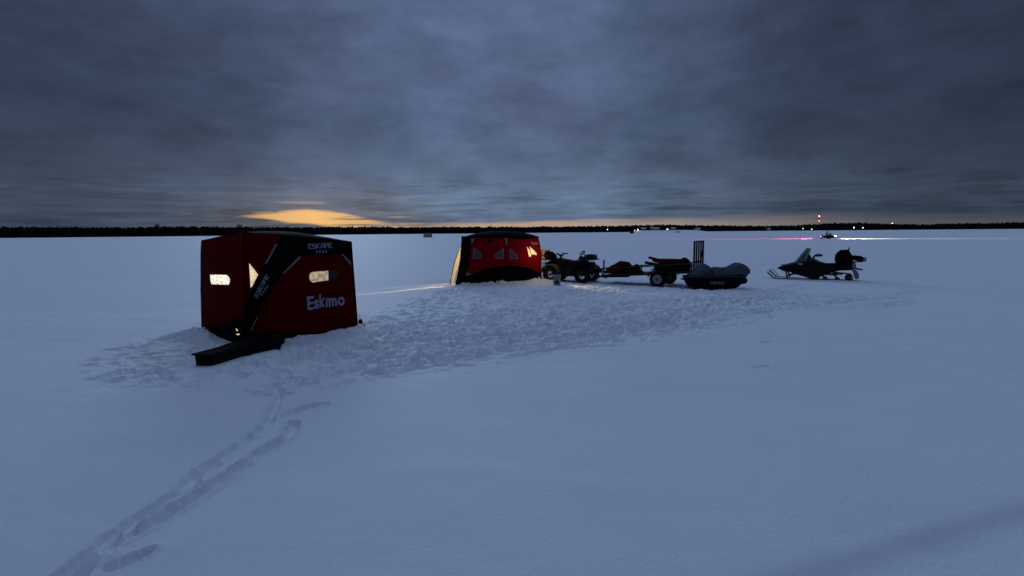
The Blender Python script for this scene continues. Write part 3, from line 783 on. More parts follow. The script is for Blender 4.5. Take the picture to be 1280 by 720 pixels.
def lamp_post(px, y, r_, col, st, label, rad_=.5, zb=0):
    el = math.atan((horizon(px) - y) / F * math.cos(az_of(px))); z = CAM_H + math.tan(el) * r_
    t = empty('street_lamp', polar(px, r_, zb)); tag(t, label, 'street lamp', 'lamps on the far shore')
    H_ = z - zb
    MB().tube([(0, 0, -.5), (0, 0, H_ - rad_ * .6)], [.16, .09], 8).build('pole', M['steel_black'], t)
    MB().ball((0, 0, H_), (rad_, rad_, rad_ * .8)).build('lamp_head', emit('lamp glow', col, st), t)
lamp_post(759.4, 286.9, 952, (1, .42, .13), 26, 'orange lamp glowing alone against the dark wood', .62, .3)
lamp_post(797.3, 286.9, 925, (1, .66, .28), 24, 'warm yellow lamp at the left end of the snowy bank', .62, 1.6)
lamp_post(793.6, 287.7, 930, (1, .60, .25), 5, 'dimmer amber lamp just left of the warm yellow one', .5, .8)
lamp_post(834.9, 286.4, 935, (1, .82, .6), 9, 'white lamp in front of the bank house at right', .45, 2.3)
lamp_post(1067.2, 284.4, 945, (1, .9, .75), 16, 'white lamp left of the brightly lit house', .6, 0)
lamp_post(1078.6, 284.5, 945, (1, .85, .65), 8, 'small white lamp right of the brightly lit house', .5, 0)
lamp_post(1115, 279.3, 1250, (1, .85, .6), 14, 'hilltop lamp at the far right of the shore', .6, hill_h(az_of(1115), 1250))
def tower(px, top_y, r_, w, label, lights):
    a = az_of(px); zb = hill_h(a, r_); t = empty('radio_tower', polar(px, r_, zb)); tag(t, label, 'tower')
    tz = lambda y: CAM_H + math.tan(math.atan((horizon(px) - y) / F * math.cos(a))) * r_ - zb
    H_ = tz(top_y); mb = MB(); n = int(H_ / (w * 1.6))
    legs = [Vector((w / 2 * math.cos(q), w / 2 * math.sin(q), 0)) for q in (.3, 2.4, 4.5)]
    for lg in legs: mb.tube([lg, lg + Vector((0, 0, H_))], .10, 5)
    for k in range(n):
        for q in range(3):
            mb.tube([legs[q] + Vector((0, 0, H_ * k / n)), legs[(q + 1) % 3] + Vector((0, 0, H_ * (k + 1) / n))], .05, 4)
    mb.build('lattice_mast', M['steel_black'], t)
    MB().tube([(0, 0, H_), (0, 0, H_ + 3)], [.12, .05], 5).build('antenna', M['steel_black'], t)
    for y, s in lights: MB().ball((0, 0, tz(y)), (s, s, s)).build('beacon', M['tower_red'], t)
M['tower_red'] = emit('red beacon', (1, .16, .10), 22)
tower(1023.3, 270.5, 1500, 1.4, 'radio tower with two red beacons on the low hill', [(270.4, 1.15), (276.3, .75)])
tower(1082, 273.0, 1600, 1.2, 'unlit thin mast right of the red-lit tower', [])

# ------------------------------------------------------------------ nearest shelter
def wav(amp, seed):
    return lambda s, h: mnoise.noise(Vector((s * 1.9 + seed, h * 1.3, seed))) * amp + mnoise.noise(Vector((s * 5 + h * 2, h * 1.1 - s, seed))) * amp * .35
zA = lambda x, y: (230 + x / 3.6, 270 + y / 3.6)
zB = lambda x, y: (240 + x / 11.64, 330 + y / 11.64)
zC = lambda x, y: (300 + x / 11.07, 320 + y / 11.07)
zD = lambda x, y: (360 + x / 6.55, 290 + y / 6.55)
zE = lambda x, y: (550 + x / 8, 280 + y / 8)
GLY = {'E': ([((0, 0), (0, 1)), ((0, 1), (1, 1)), ((0, .5), (.8, .5)), ((0, 0), (1, 0))], .62),
       'S': ([((0, 0), (1, 0)), ((1, 0), (1, .5)), ((1, .5), (0, .5)), ((0, .5), (0, 1)), ((0, 1), (1, 1))], .62),
       'K': ([((0, 0), (0, 1)), ((0, .5), (1, 1)), ((0, .5), (1, 0))], .62),
       'A': ([((0, 0), (.3, 1)), ((.3, 1), (1, 1)), ((1, 1), (1, 0)), ((.12, .4), (1, .4))], .68),
       'P': ([((0, 0), (0, 1)), ((0, 1), (1, 1)), ((1, 1), (1, .42)), ((1, .42), (0, .42))], .62)}
root = empty('ice_shelter', ((A1 + C1) / 2)); org = root.location
tag(root, 'nearest red and black pop-up ice shelter lettered Eskimo, with glowing windows', 'ice shelter', 'ice shelters on the lake')
w1 = wav(.012, 3.0); w2 = wav(.016, 8.0)
F1 = Plane(B1, C1, lambda s, h: .05 * math.sin(math.pi * min(max(s / 2.2, 0), 1)) * math.sin(math.pi * min(max(h / 1.95, 0), 1)) + w1(s, h))
L1 = Plane(A1, B1, lambda s, h: .06 * math.sin(math.pi * min(max(s / 1.76, 0), 1)) * math.sin(math.pi * min(max(h / 1.95, 0), 1)) + w2(s, h))
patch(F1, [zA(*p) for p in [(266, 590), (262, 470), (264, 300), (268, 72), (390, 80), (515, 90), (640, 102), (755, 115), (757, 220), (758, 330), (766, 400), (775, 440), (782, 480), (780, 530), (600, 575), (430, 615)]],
      'front_wall', M['red_near_dimmed'], root, 0, .11, org)
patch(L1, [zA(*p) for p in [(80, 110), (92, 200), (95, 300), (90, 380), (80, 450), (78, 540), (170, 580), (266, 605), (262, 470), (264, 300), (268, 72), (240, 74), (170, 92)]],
      'side_wall', M['red_near_dimmed'], root, 0, .11, org)
band = [(266, 590), (262, 440), (296, 350), (330, 270), (415, 128), (436, 84), (515, 90), (640, 102), (755, 115), (757, 220), (750, 218), (704, 171), (610, 174), (515, 180), (440, 256), (365, 390), (300, 515), (292, 560), (290, 600)]
patch(F1, [zA(*p) for p in band], 'black_band', M['black_cloth'], root, .010, .11, org)
patch(L1, [zA(*p) for p in [(266, 605), (262, 452), (246, 470), (240, 520), (206, 522), (90, 522), (80, 522), (78, 540), (170, 580)]], 'skirt', M['black_cloth2'], root, .010, .11, org)
patch(F1, [zA(*p) for p in [(290, 600), (296, 530), (430, 524), (600, 524), (782, 492), (780, 530), (600, 575), (430, 615)]], 'skirt', M['black_cloth2'], root, .007, .11, org)
for q in ([(515, 180), (522, 186), (448, 258), (440, 256)], [(704, 171), (713, 171), (750, 208), (750, 222)], [(409, 126), (418, 128), (367, 216), (360, 214)], [(326, 452), (330, 455), (302, 518), (297, 515)]):
    patch(F1, [zA(*p) for p in q], 'reflective_piping', M['piping'], root, .016, .11, org)
# panes
wn = patch(L1, [zB(*p) for p in [(322, 152), (450, 154), (548, 158), (572, 190), (588, 225), (582, 265), (570, 298), (460, 293), (345, 290), (328, 230)]], 'window', M['win_hot'], root, .014, .08, org)
tag(wn, 'small lit window, glowing white')
wn = patch(F1, [zC(*p) for p in [(122, 98), (185, 178), (243, 258), (200, 345), (165, 415), (141, 438), (134, 300)]], 'window', M['win_warm'], root, .014, .08, org)
tag(wn, 'triangular lit window by the corner')
wn = patch(F1, [zD(*p) for p in [(167, 345), (180, 328), (240, 322), (322, 317), (322, 394), (260, 402), (190, 412), (172, 400), (163, 372)]], 'window', M['win_dim'], root, .014, .08, org)
tag(wn, 'lit left part of the long window')
wn = patch(F1, [zD(*p) for p in [(322, 317), (385, 313), (402, 325), (403, 358), (388, 383), (322, 394)]], 'window', M['pane_blue'], root, .014, .08, org)
tag(wn, 'dark right part of the long window')
for q in ([(168, 506), (173, 502), (177, 512), (171, 516)],):
    pass
zG = lambda x, y: (270 + x / 6.55, 360 + y / 6.55)
for q in ([(172, 328), (182, 336), (190, 352), (180, 350)], [(178, 374), (202, 374), (200, 382), (180, 383)], [(212, 430), (222, 432), (218, 442)]):
    patch(L1, [zG(*p) for p in q], 'lit_gap', M['gap'], root, .02, .05, org)
patch(F1, [zG(*p) for p in [(354, 388), (362, 372), (367, 376), (360, 396)]], 'lit_gap', M['gap'], root, .02, .05, org)
# lettering
d6 = text_geo('2600', .015, 1.6)
lettering([strokes('ESKAPE', GLY), d6], F1, [[zA(*p) for p in [(554, 125), (664, 120), (664, 144), (555, 148)]], [zA(*p) for p in [(590, 154), (638, 152), (638, 165), (590, 167)]]],
          'lettering', M['letter'], root, .020, org)
lettering([strokes('ESKAPE', GLY), d6], F1, [[zC(*p) for p in [(190, 540), (350, 238), (390, 288), (228, 588)]], [zC(*p) for p in [(268, 527), (358, 397), (382, 425), (290, 555)]]],
          'lettering', M['letter'], root, .020, org)
# the chunky brand word, every letter its own height
zL = lambda x, y: (375 + x / 19.69, 360 + y / 19.69)
LW = [('E', [(130, 200), (312, 188), (296, 530), (165, 538)]), ('s', [(312, 282), (432, 272), (436, 500), (318, 515)]), ('k', [(438, 145), (590, 140), (590, 455), (455, 492)]),
      ('\u0131', [(606, 243), (648, 240), (654, 468), (612, 472)]), ('m', [(668, 240), (885, 232), (890, 436), (690, 470)]), ('o', [(908, 212), (1080, 204), (1082, 430), (914, 442)])]
gs, qs = [], []
for ch, q in LW:
    gs.append(text_geo(ch, .03)); qs.append([zL(*p) for p in q])
lettering(gs, F1, qs, 'brand_lettering', M['logo'], root, .020, org)
# roof cloth, back walls
def roof_sheet(cs, bump, name, m, parent, org, n=14, drop=.0):
    bm = bmesh.new(); g = []
    for i_ in range(n + 1):
        row = []
        for k in range(n + 1):
            u, v = i_ / n, k / n
            p = (cs[0] * (1 - u) + cs[1] * u) * (1 - v) + (cs[3] * (1 - u) + cs[2] * u) * v
            e = (1 - (2 * u - 1) ** 2) * (1 - (2 * v - 1) ** 2)
            p = p + Vector((0, 0, bump * e ** .8 + mnoise.noise(p * 2.0) * .012 * min(1, e * 6) + .004)) - Vector(org)
            row.append(bm.verts.new(p))
        g.append(row)
    for i_ in range(n):
        for k in range(n): bm.faces.new((g[i_][k], g[i_ + 1][k], g[i_ + 1][k + 1], g[i_][k + 1]))
    bmesh.ops.recalc_face_normals(bm, faces=bm.faces)
    me = bpy.data.meshes.new(name); bm.to_mesh(me); bm.free(); me.shade_smooth()
    return link_mesh(name, me, m, parent)
def wp(pl, p): s, h = pl.px(*p); return pl.at(s, h, 0)
def quad_wall(a, b, tb, ta, name, m, parent, org, sag=.05, n=8):
    bm = bmesh.new(); g = []; out = Vector((b - a)).cross(Vector((0, 0, 1))).normalized()
    for i_ in range(n + 1):
        row = []
        for k in range(n + 1):
            u, v = i_ / n, k / n
            p = (a * (1 - u) + b * u) * (1 - v) + (ta * (1 - u) + tb * u) * v + out * sag * math.sin(math.pi * u) * math.sin(math.pi * v)
            row.append(bm.verts.new(p - Vector(org)))
        g.append(row)
    for i_ in range(n):
        for k in range(n): bm.faces.new((g[i_][k], g[i_ + 1][k], g[i_ + 1][k + 1], g[i_][k + 1]))
    me = bpy.data.meshes.new(name); bm.to_mesh(me); bm.free(); me.shade_smooth()
    return link_mesh(name, me, m, parent)
At, Bt, Ct = wp(L1, zA(80, 110)), wp(F1, zA(268, 72)), wp(F1, zA(755, 115)); Dt = Vector((D1.x * .97 + B1.x * .03, D1.y - .12, 1.84))
roof_sheet([At, Bt, Ct, Dt], .13, 'roof', M['black_cloth'], root, org)
for (a, b, ta, tb) in ((C1, D1, Ct, Dt), (D1, A1, Dt, At)):
    quad_wall(a, b, tb, ta, 'back_wall', M['red_near_dimmed'], root, org)
MB().box(F1.at(*F1.px(*zA(786, 476)), 0) + Vector((.03, .02, 0)), (.07, .05, .09), bevel=.01).build('anchor_tab', M['black_cloth'], root, offset=org)
MB().tube([C1 + Vector((.0, 0, .3)), C1 + Vector((.16, -.06, .04))], .006, 5).build('guy_line', M['black_cloth'], root, offset=org)
# flap of skirt lying on the snow
bm = bmesh.new(); fl = []
for (a, b) in ((290, 600), (430, 612), (436, 606), (380, 618), (330, 640), (270, 625)):
    g = G(*zA(a, b)); fl.append(g)
bm.free()

# long low sled box beside it
sb0 = Vector((-4.555, 7.68)); sdir = Vector((.20, .98)).normalized()
t = empty('sled_box', (sb0.x, sb0.y, max(0, snow_z(sb0.x, sb0.y)) + .01), math.atan2(sdir.y, sdir.x)); tag(t, 'long low black sled box jutting from the corner of the nearest shelter', 'sled')
mb = MB(); mb.prism([(0, -.04), (0, .165), (.5, .15), (1.2, .185), (1.78, .17), (1.78, -.04)], -.15, .15, .018, lambda x, z: .88 + .12 * min(1, z / .17)); mb.build('tub', M['sled_tub'], t)
mb = MB(); mb.tube([(-.02, -.155, .16), (-.02, .155, .16), (.5, .155, .147), (1.2, .155, .18), (1.76, .155, .166), (1.76, -.155, .166), (1.2, -.155, .18), (.5, -.155, .147), (-.02, -.155, .16)], .014, 8); mb.build('rim', M['sled_tub'], t)
mb = MB()
for y in (-.09, .09): mb.prism([(.05, -.012), (.05, .02), (1.7, .02), (1.7, -.012)], y - .02, y + .02, .004)
mb.build('runner', M['sled_tub'], t)
MB().tube([(-.01, -.06, .10), (-.06, -.05, .07), (-.07, 0, .055), (-.06, .05, .07), (-.01, .06, .10)], .008, 6).build('tow_rope', M['bag_black'], t)
# loose skirt cloth pinned on the snow by the corner
bm = bmesh.new(); pts2 = [G(*zA(*p)).xy for p in [(262, 585), (292, 560), (440, 585), (434, 606), (410, 602), (360, 614), (300, 632), (255, 640)]]
vs = [bm.verts.new((p.x - org.x, p.y - org.y, 0)) for p in pts2]; f = bm.faces.new(vs); bmesh.ops.triangulate(bm, faces=[f])
for _ in range(4): bmesh.ops.subdivide_edges(bm, edges=[e for e in bm.edges if e.calc_length() > .09], cuts=1); bmesh.ops.triangulate(bm, faces=[q for q in bm.faces if len(q.verts) > 3])
for v in bm.verts: v.co.z = max(snow_z(v.co.x + org.x, v.co.y + org.y), -.02) + .03 + .02 * mnoise.noise(Vector((v.co.x * 4, v.co.y * 4, 0)))
bmesh.ops.recalc_face_normals(bm, faces=bm.faces)
me = bpy.data.meshes.new('snow_flap'); bm.to_mesh(me); bm.free(); me.shade_smooth(); link_mesh('snow_flap', me, M['black_cloth2'], root)

# ------------------------------------------------------------------ second shelter
r2 = empty('ice_shelter', P2 * .5 + Q2 * .5 + Vector((.06, 1.0, 0))); o2 = r2.location
tag(r2, 'far red and black ice shelter beside the quad bike, one door lit yellow', 'ice shelter', 'ice shelters on the lake')
w3 = wav(.018, 14.0)
F2 = Plane(P2, Q2, lambda s, h: .10 * abs(math.sin(2 * math.pi * min(max(s / 3.28, 0), 1))) * math.sin(math.pi * min(max(h / 1.85, 0), 1)) + w3(s, h))
patch(F2, [zE(*p) for p in [(150, 612), (180, 470), (205, 330), (215, 130), (300, 133), (480, 134), (655, 133), (850, 140), (980, 130), (1000, 200), (1015, 300), (1016, 575), (700, 600), (400, 610)]], 'front_wall', M['black_cloth'], r2, 0, .16, o2)
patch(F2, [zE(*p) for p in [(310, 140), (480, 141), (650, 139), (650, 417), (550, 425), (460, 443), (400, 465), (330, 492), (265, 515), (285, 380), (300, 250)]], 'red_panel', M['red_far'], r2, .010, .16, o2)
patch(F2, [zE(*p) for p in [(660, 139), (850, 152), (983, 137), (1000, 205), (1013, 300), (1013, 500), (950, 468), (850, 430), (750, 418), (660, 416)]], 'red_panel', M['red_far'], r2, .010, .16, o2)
for q in ([(310, 138), (350, 139), (318, 190), (308, 200)], [(265, 460), (272, 490), (315, 500), (258, 522)], [(612, 137), (692, 137), (672, 150), (668, 208), (655, 208), (650, 150)]):
    patch(F2, [zE(*p) for p in q], 'reflective_piping', M['piping'], r2, .018, .16, o2)
patch(F2, [zE(*p) for p in [(465, 150), (515, 148), (512, 190), (478, 188)]], 'vent_patch', M['black_cloth'], r2, .018, .16, o2)
for q in ([(330, 232), (408, 300), (400, 343), (320, 345)], [(633, 237), (633, 350), (555, 350), (537, 315)], [(690, 245), (768, 310), (765, 350), (692, 348)]):
    cx = sum(p[0] for p in q) / 4; cy = sum(p[1] for p in q) / 4
    f = patch(F2, [zE(*p) for p in q], 'window', M['pane_edge'], r2, .018, .16, o2); tag(f, 'dull unlit corner window')
    pl = patch(F2, [zE(cx + (a - cx) * .84, cy + (b - cy) * .84) for a, b in q], 'pane', M['pane_grey'], None, .023, .16, o2); pl.parent = f
lw = patch(F2, [zE(*p) for p in [(860, 226), (886, 256), (906, 320), (882, 328)]], 'window', M['win_yellow'], r2, .018, .16, o2); tag(lw, 'narrow window lit yellow')
lw = patch(F2, [zE(*p) for p in [(888, 222), (960, 290), (962, 310), (905, 302)]], 'window', M['win_yellow'], r2, .018, .16, o2); tag(lw, 'triangular window lit yellow')
patch(F2, [zE(*p) for p in [(212, 122), (480, 125), (655, 125), (850, 127), (984, 122), (986, 137), (850, 153), (655, 141), (480, 142), (310, 142), (212, 142)]], 'valance', M['black_cloth'], r2, .030, .16, o2)
lettering([text_geo('Eskimo', .012)], F2, [[zE(*p) for p in [(905, 177), (973, 176), (978, 202), (912, 206)]]], 'brand_lettering', M['letter'], r2, .020, o2)
bk = Vector((.12, 2.0, 0))
tops2 = [wp(F2, zE(215, 130)), wp(F2, zE(980, 131))]
roof_sheet([tops2[0], tops2[1], tops2[1] + bk * .94, tops2[0] + bk * .94], .23, 'roof', M['black_cloth'], r2, o2)
T20, T21 = tops2; B20, B21 = T20 + bk * .94, T21 + bk * .94
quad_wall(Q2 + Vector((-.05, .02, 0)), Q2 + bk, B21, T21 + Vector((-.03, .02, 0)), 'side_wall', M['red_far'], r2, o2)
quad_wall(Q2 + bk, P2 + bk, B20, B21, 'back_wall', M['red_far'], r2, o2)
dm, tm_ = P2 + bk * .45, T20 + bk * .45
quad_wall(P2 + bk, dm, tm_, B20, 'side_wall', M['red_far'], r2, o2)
# door flap of thin lining cloth, lit from the lamp inside
m, fnt, b = new_mat('thin yellow lining cloth'); fN, fL = fnt.nodes, fnt.links
tr = fN.new('ShaderNodeBsdfTranslucent'); tr.inputs['Color'].default_value = (.85, .68, .30, 1)
df = fN.new('ShaderNodeBsdfDiffuse'); df.inputs['Color'].default_value = (.6, .5, .25, 1)
mxs = fN.new('ShaderNodeMixShader'); mxs.inputs[0].default_value = .3
fL.new(tr.outputs[0], mxs.inputs[1]); fL.new(df.outputs[0], mxs.inputs[2]); fL.new(mxs.outputs[0], fN['Material Output'].inputs['Surface'])
FL = Plane(P2 + Vector((-1, .35, 0)), P2, lambda s, h: .06 * math.sin(math.pi * min(max(h / 1.5, 0), 1)))
door = patch(FL, [zE(*p) for p in [(211, 222), (206, 330), (194, 400), (180, 450), (154, 530), (128, 600), (105, 604), (122, 530), (140, 455), (158, 385), (175, 320), (196, 255)]], 'door_flap', m, r2, 0, .1, o2)
patch(FL, [zE(*p) for p in [(196, 255), (175, 320), (158, 385), (140, 455), (122, 530), (105, 604), (98, 604), (116, 528), (134, 452), (152, 382), (169, 318), (192, 252)]], 'door_trim', M['black_cloth'], r2, .006, .1, o2)
def lamp(name, kind, loc, energy, col, parent, size=.04, target=None, angle=60, blend=.5):
    l = bpy.data.lights.new(name, kind); l.energy = energy; l.color = col; l.shadow_soft_size = size
    o = bpy.data.objects.new(name, l); COL.objects.link(o); o.parent = parent
    o.location = Vector(loc) - (parent.location if parent else Vector())
    if kind == 'SPOT':
        l.spot_size = R(angle); l.spot_blend = blend
        o.rotation_euler = (Vector(target) - Vector(loc)).to_track_quat('-Z', 'Y').to_euler()
    return o
lamp('lantern', 'POINT', F2.at(.85, 1.05, -.95), 62, (1, .70, .30), r2, .05)
sl = lamp('door_slit_light', 'SPOT', P2 + Vector((-.22, -.03, 1.25)), 420, (1, .78, .42), r2, .02, G(508, 361.5), 80, .35)
sl.scale = (.035, 1, 1)
lamp('window_light', 'SPOT', F2.at(2.88, 1.22, .10), 330, (1, .74, .40), r2, .10, G(738, 359.5), 25, .9)
lamp('window_glow', 'POINT', F2.at(3.02, 1.12, .62), 8, (1, .74, .38), r2, .08)

# ------------------------------------------------------------------ wheels used by the vehicles
def tyre_mesh(r, w, rin, knobs, name):
    mb = MB(); mb.lathe([(rin, -w * .42), (r * .86, -w * .5), (r * .95, -w * .44), (r * .975, 0), (r * .95, w * .44), (r * .86, w * .5), (rin, w * .42)], 28, 'y')
    for k in range(knobs):
        a = 2 * math.pi * k / knobs
        for s in (-1, 1):
            aa = a + (.5 * 2 * math.pi / knobs if s > 0 else 0)
            mb.box((r * .97 * math.cos(aa), s * w * .24, r * .97 * math.sin(aa)), (r * .08, w * .44, r * .09), Matrix.Rotation(-aa, 3, 'Y') @ Matrix.Rotation(s * .35, 3, 'X'))
    return mb
def rim_mesh(rin, w, spokes, side=1):
    mb = MB(); mb.lathe([(rin, -w * .42), (rin * .97, w * .40), (rin * .86, w * .36), (rin * .80, w * .22), (rin * .80, -w * .1)], 24, 'y')
    mb.lathe([(.001, w * .30), (rin * .26, w * .30), (rin * .30, w * .2), (rin * .30, -w * .1), (.001, -w * .1)], 14, 'y')
    for k in range(spokes):
        a = 2 * math.pi * k / spokes
        mb.tube([(rin * .2 * math.cos(a), w * .2, rin * .2 * math.sin(a)), (rin * .86 * math.cos(a), w * .26, rin * .86 * math.sin(a))], rin * .085, 6)
    return mb

# ------------------------------------------------------------------ quad bike
ATV_RZ = math.atan2(.543, -.84); ATV_P = Vector((2.34, 21.02, 0)); ATV_P.z = -.02
def atv():
    t = empty('quad_bike', ATV_P, ATV_RZ); tag(t, 'dark quad bike with loaded racks parked between the far shelter and trailer', 'quad bike')
    ty = tyre_mesh(.30, .24, .165, 16, 'tyre'); rm = rim_mesh(.165, .24, 6)
    tyo = rmo = None
    for x in (.69, -.69):
        for y in (.43, -.43):
            wh = empty('wheel', (x, y, .29), 0 if y > 0 else math.pi); wh.parent = t
            if tyo is None: tyo = ty.build('tyre', M['rubber'], wh); rmo = rm.build('rim', M['rim_grey'], wh)
            else:
                for q in (tyo, rmo): c = q.copy(); COL.objects.link(c); c.parent = wh
    MB().prism([(1.02, .50), (1.06, .70), (.92, .80), (.66, .88), (.50, .93), (.32, .90), (.22, .80), (-.05, .74), (-.40, .76), (-.92, .80), (-1.0, .74), (-.92, .60), (-.55, .52), (-.38, .30), (.36, .28), (.60, .42)], -.20, .20, .03).build('body', M['dark_paint'], t)
    MB().prism([(.40, .24), (.40, .55), (-.40, .55), (-.40, .24)], -.24, .24, .04).build('engine', M['steel_black'], t)
    MB().loft([(.26, 0, .76, .86, .09), (.16, 0, .74, .90, .14), (-.05, 0, .72, .845, .17), (-.35, 0, .72, .85, .18), (-.62, 0, .74, .87, .17), (-.74, 0, .76, .84, .12)], 16).build('seat', M['vinyl_black'], t)
    for x0, nm in ((.69, 'front_fender'), (-.69, 'rear_fender')):
        for s in (1, -1):
            prof = []
            for k in range(13):
                a = R(8 + 164 * k / 12); prof.append((x0 + .39 * math.cos(a) * 1.04, .30 + .40 * math.sin(a)))
            for k in range(12, -1, -1):
                a = R(8 + 164 * k / 12); prof.append((x0 + .355 * math.cos(a) * 1.04, .30 + .365 * math.sin(a)))
            MB().prism(prof, s * .19, s * .56, .008).build(nm, M['lamplit_olive'] if x0 > 0 else M['dark_paint'], t)
    for s in (1, -1):
        MB().prism([(.36, .25), (.42, .36), (.40, .38), (.30, .29), (-.34, .29), (-.42, .40), (-.44, .38), (-.36, .25)], s * .22, s * .52, .008).build('footwell', M['black_plastic'], t)
    hb = MB(); hb.tube([(.52, 0, .86), (.42, 0, 1.0)], [.05, .035]); hb.tube([(.40, -.36, 1.09), (.42, -.18, 1.08), (.43, -.06, 1.01), (.43, .06, 1.01), (.42, .18, 1.08), (.38, .36, 1.09)], .014)
    hb = hb.build('handlebar', M['steel_black'], t)
    for s in (1, -1):
        MB().tube([(.40, s * .25, 1.09), (.34, s * .40, 1.085)], .024).build('grip', M['rubber'], hb)
        MB().box((.47, s * .26, 1.09), (.09, .05, .07), bevel=.015).build('brake_reservoir', M['black_plastic'], hb)
    MB().box((.44, 0, 1.03), (.12, .16, .08), bevel=.02).build('instrument_pod', M['black_plastic'], t)
    def rack(x0, x1, z, nm):
        mb = MB(); hw = .38
        mb.tube([(x0, -hw, z), (x1, -hw, z), (x1, hw, z), (x0, hw, z), (x0, -hw, z)], .014)
        for k in range(1, 5): y = -hw + 2 * hw * k / 5; mb.tube([(x0, y, z), (x1, y, z)], .010, 6)
        for x in (x0 + (x1 - x0) * .3, x0 + (x1 - x0) * .8):
            for s in (1, -1): mb.tube([(x, s * .16, z - .16), (x, s * .2, z)], .012, 6)
        mb.build(nm, M['steel_black'], t)
    rack(.62, 1.16, .86, 'front_rack'); rack(-.45, -1.06, .89, 'rear_rack')
    MB().tube([(.98, -.26, .40), (1.14, -.24, .46), (1.16, -.22, .72), (1.16, .22, .72), (1.14, .24, .46), (.98, .26, .40)], .018).tube([(1.15, -.24, .58), (1.15, .24, .58)], .014).build('bumper', M['steel_black'], t)
    for s in (1, -1):
        MB().ball((1.02, s * .20, .68), (.06, .09, .05)).build('headlight', M['steel'], t)
        mb = MB(); mb.tube([(.69, s * .12, .38), (.69, s * .34, .29)], .022); mb.tube([(.69, s * .18, .62), (.69, s * .30, .34)], .03); mb.build('front_suspension', M['steel_black'], t)
        MB().tube([(-.69, s * .12, .36), (-.69, s * .34, .29)], .025).build('rear_axle', M['steel_black'], t)
    MB().tube([(-.55, -.2, .50), (-1.0, -.2, .54)], [.05, .06], 10).build('exhaust', M['steel'], t)
    MB().box((-1.0, 0, .34), (.22, .06, .05)).tube([(-1.09, 0, .36), (-1.09, 0, .42)], .025).build('hitch', M['steel_black'], t)
    MB().box((-1.0, .24, .70), (.03, .12, .06)).build('tail_light', M['bag_red'], t)
    MB().tube([(-1.05, .3, .86), (-1.10, .31, .70), (-1.07, .30, .60)], .008, 5).build('loose_strap', M['bag_black'], t)
    return t
quad = atv()
AM = Matrix.Translation(ATV_P) @ Matrix.Rotation(ATV_RZ, 4, 'Z')
def onto(mx, p): return mx @ Vector(p)
t = empty('bucket', onto(AM, (1.13, .18, .875)), ATV_RZ); tag(t, 'tan plastic bucket on the front rack of the quad bike, caught by lamplight', 'bucket')
MB().lathe([(.001, 0), (.115, 0), (.135, .36), (.125, .36), (.11, .02), (.001, .02)], 20).build('pail', M['tan'], t)
MB().lathe([(.001, .355), (.142, .35), (.142, .38), (.001, .385)], 20).build('lid', M['tan'], t)
t = empty('gear_bag', onto(AM, (.93, .10, .875)), ATV_RZ); tag(t, 'bulging black gear bag strapped on the front rack of the quad bike', 'bag')
MB().loft([(-.26, 0, .0, .08, .18), (-.22, 0, 0, .17, .24), (-.1, 0, 0, .30, .26), (.06, 0, 0, .335, .26), (.11, 0, .02, .30, .22), (.13, 0, .06, .22, .15)], 18, 2.6, .02, 2).build('body', M['bag_black'], t)
MB().tube([(.02, -.05, .31), (.01, -.04, .37), (.01, .04, .37), (.02, .05, .31)], .014).build('handle', M['bag_black'], t)
MB().box((0, .255, .12), (.16, .03, .11), bevel=.012).build('pocket', M['bag_red'], t)
t = empty('rod', onto(AM, (1.0, .32, 1.03)), ATV_RZ); tag(t, 'black fishing rod reaching forward from the front rack to the lit window', 'fishing rod')
MB().tube([(-.25, 0, -.03), (.1, 0, .0), (.66, -.02, .05)], [.018, .014, .007]).build('blank', M['bag_black'], t)
MB().tube([(-.25, 0, -.03), (-.05, 0, -.013)], .022).build('grip', M['vinyl_black'], t)
t = empty('crate', onto(AM, (-.86, .05, .905)), ATV_RZ); tag(t, 'black plastic crate on the rear rack of the quad bike', 'crate')
mb = MB(); mb.box((0, 0, .015), (.36, .42, .03))
for s in (1, -1):
    for z in (.03, .09, .145): mb.box((0, s * .205, z + .01), (.36, .02, .035)); mb.box((s * .175, 0, z + .01), (.02, .39, .035))
    for q in (-1, 0, 1): mb.box((q * .165, s * .206, .09), (.03, .024, .17)); mb.box((s * .176, q * .18, .09), (.024, .03, .17))
mb.build('crate_walls', M['black_plastic'], t)
MB().loft([(-.15, 0, .02, .14, .15), (-.05, 0, .02, .19, .18), (.1, 0, .02, .17, .17), (.15, 0, .03, .12, .1)], 12, 2.3, .02, 5).build('contents', M['bag_black'], t)
t = empty('ice_auger', onto(AM, (-.53, .12, .905)), ATV_RZ); tag(t, 'ice auger with looped black handle standing on the rear rack', 'auger')
MB().tube([(.10, 0, .08), (-.02, 0, .22), (-.10, 0, .33), (-.11, 0, .30), (-.09, 0, .20), (.06, 0, .15), (.11, 0, .20), (-.06, 0, .31)], .018).build('handle', M['steel_black'], t)
MB().loft([(.12, 0, -.02, .09, .06), (.08, 0, -.03, .12, .10), (-.02, 0, -.03, .11, .10), (-.07, 0, 0, .07, .06)], 12).build('powerhead', M['black_plastic'], t)
MB().tube([(-.02, 0, .05), (-.30, -.12, .04), (-.52, -.28, .03)], [.03, .045, .045], 10).build('screw', M['steel_black'], t)
p = G(696, 356); t = empty('pail', (p.x, p.y, snow_z(p.x, p.y) - .02)); tag(t, 'scuffed pale bucket on the snow by the front wheel of the quad bike', 'bucket')
MB().lathe([(.001, 0), (.125, 0), (.150, .40), (.138, .40), (.118, .02), (.001, .02)], 22).build('tub', M['bucket'], t)
MB().lathe([(.152, .30), (.158, .30), (.158, .32), (.152, .32)], 22).build('rib', M['bucket'], t)
MB().tube([(-.15, 0, .36), (-.13, -.09, .27), (0, -.16, .22), (.13, -.09, .27), (.15, 0, .36)], .006, 6).build('bail', M['steel'], t)
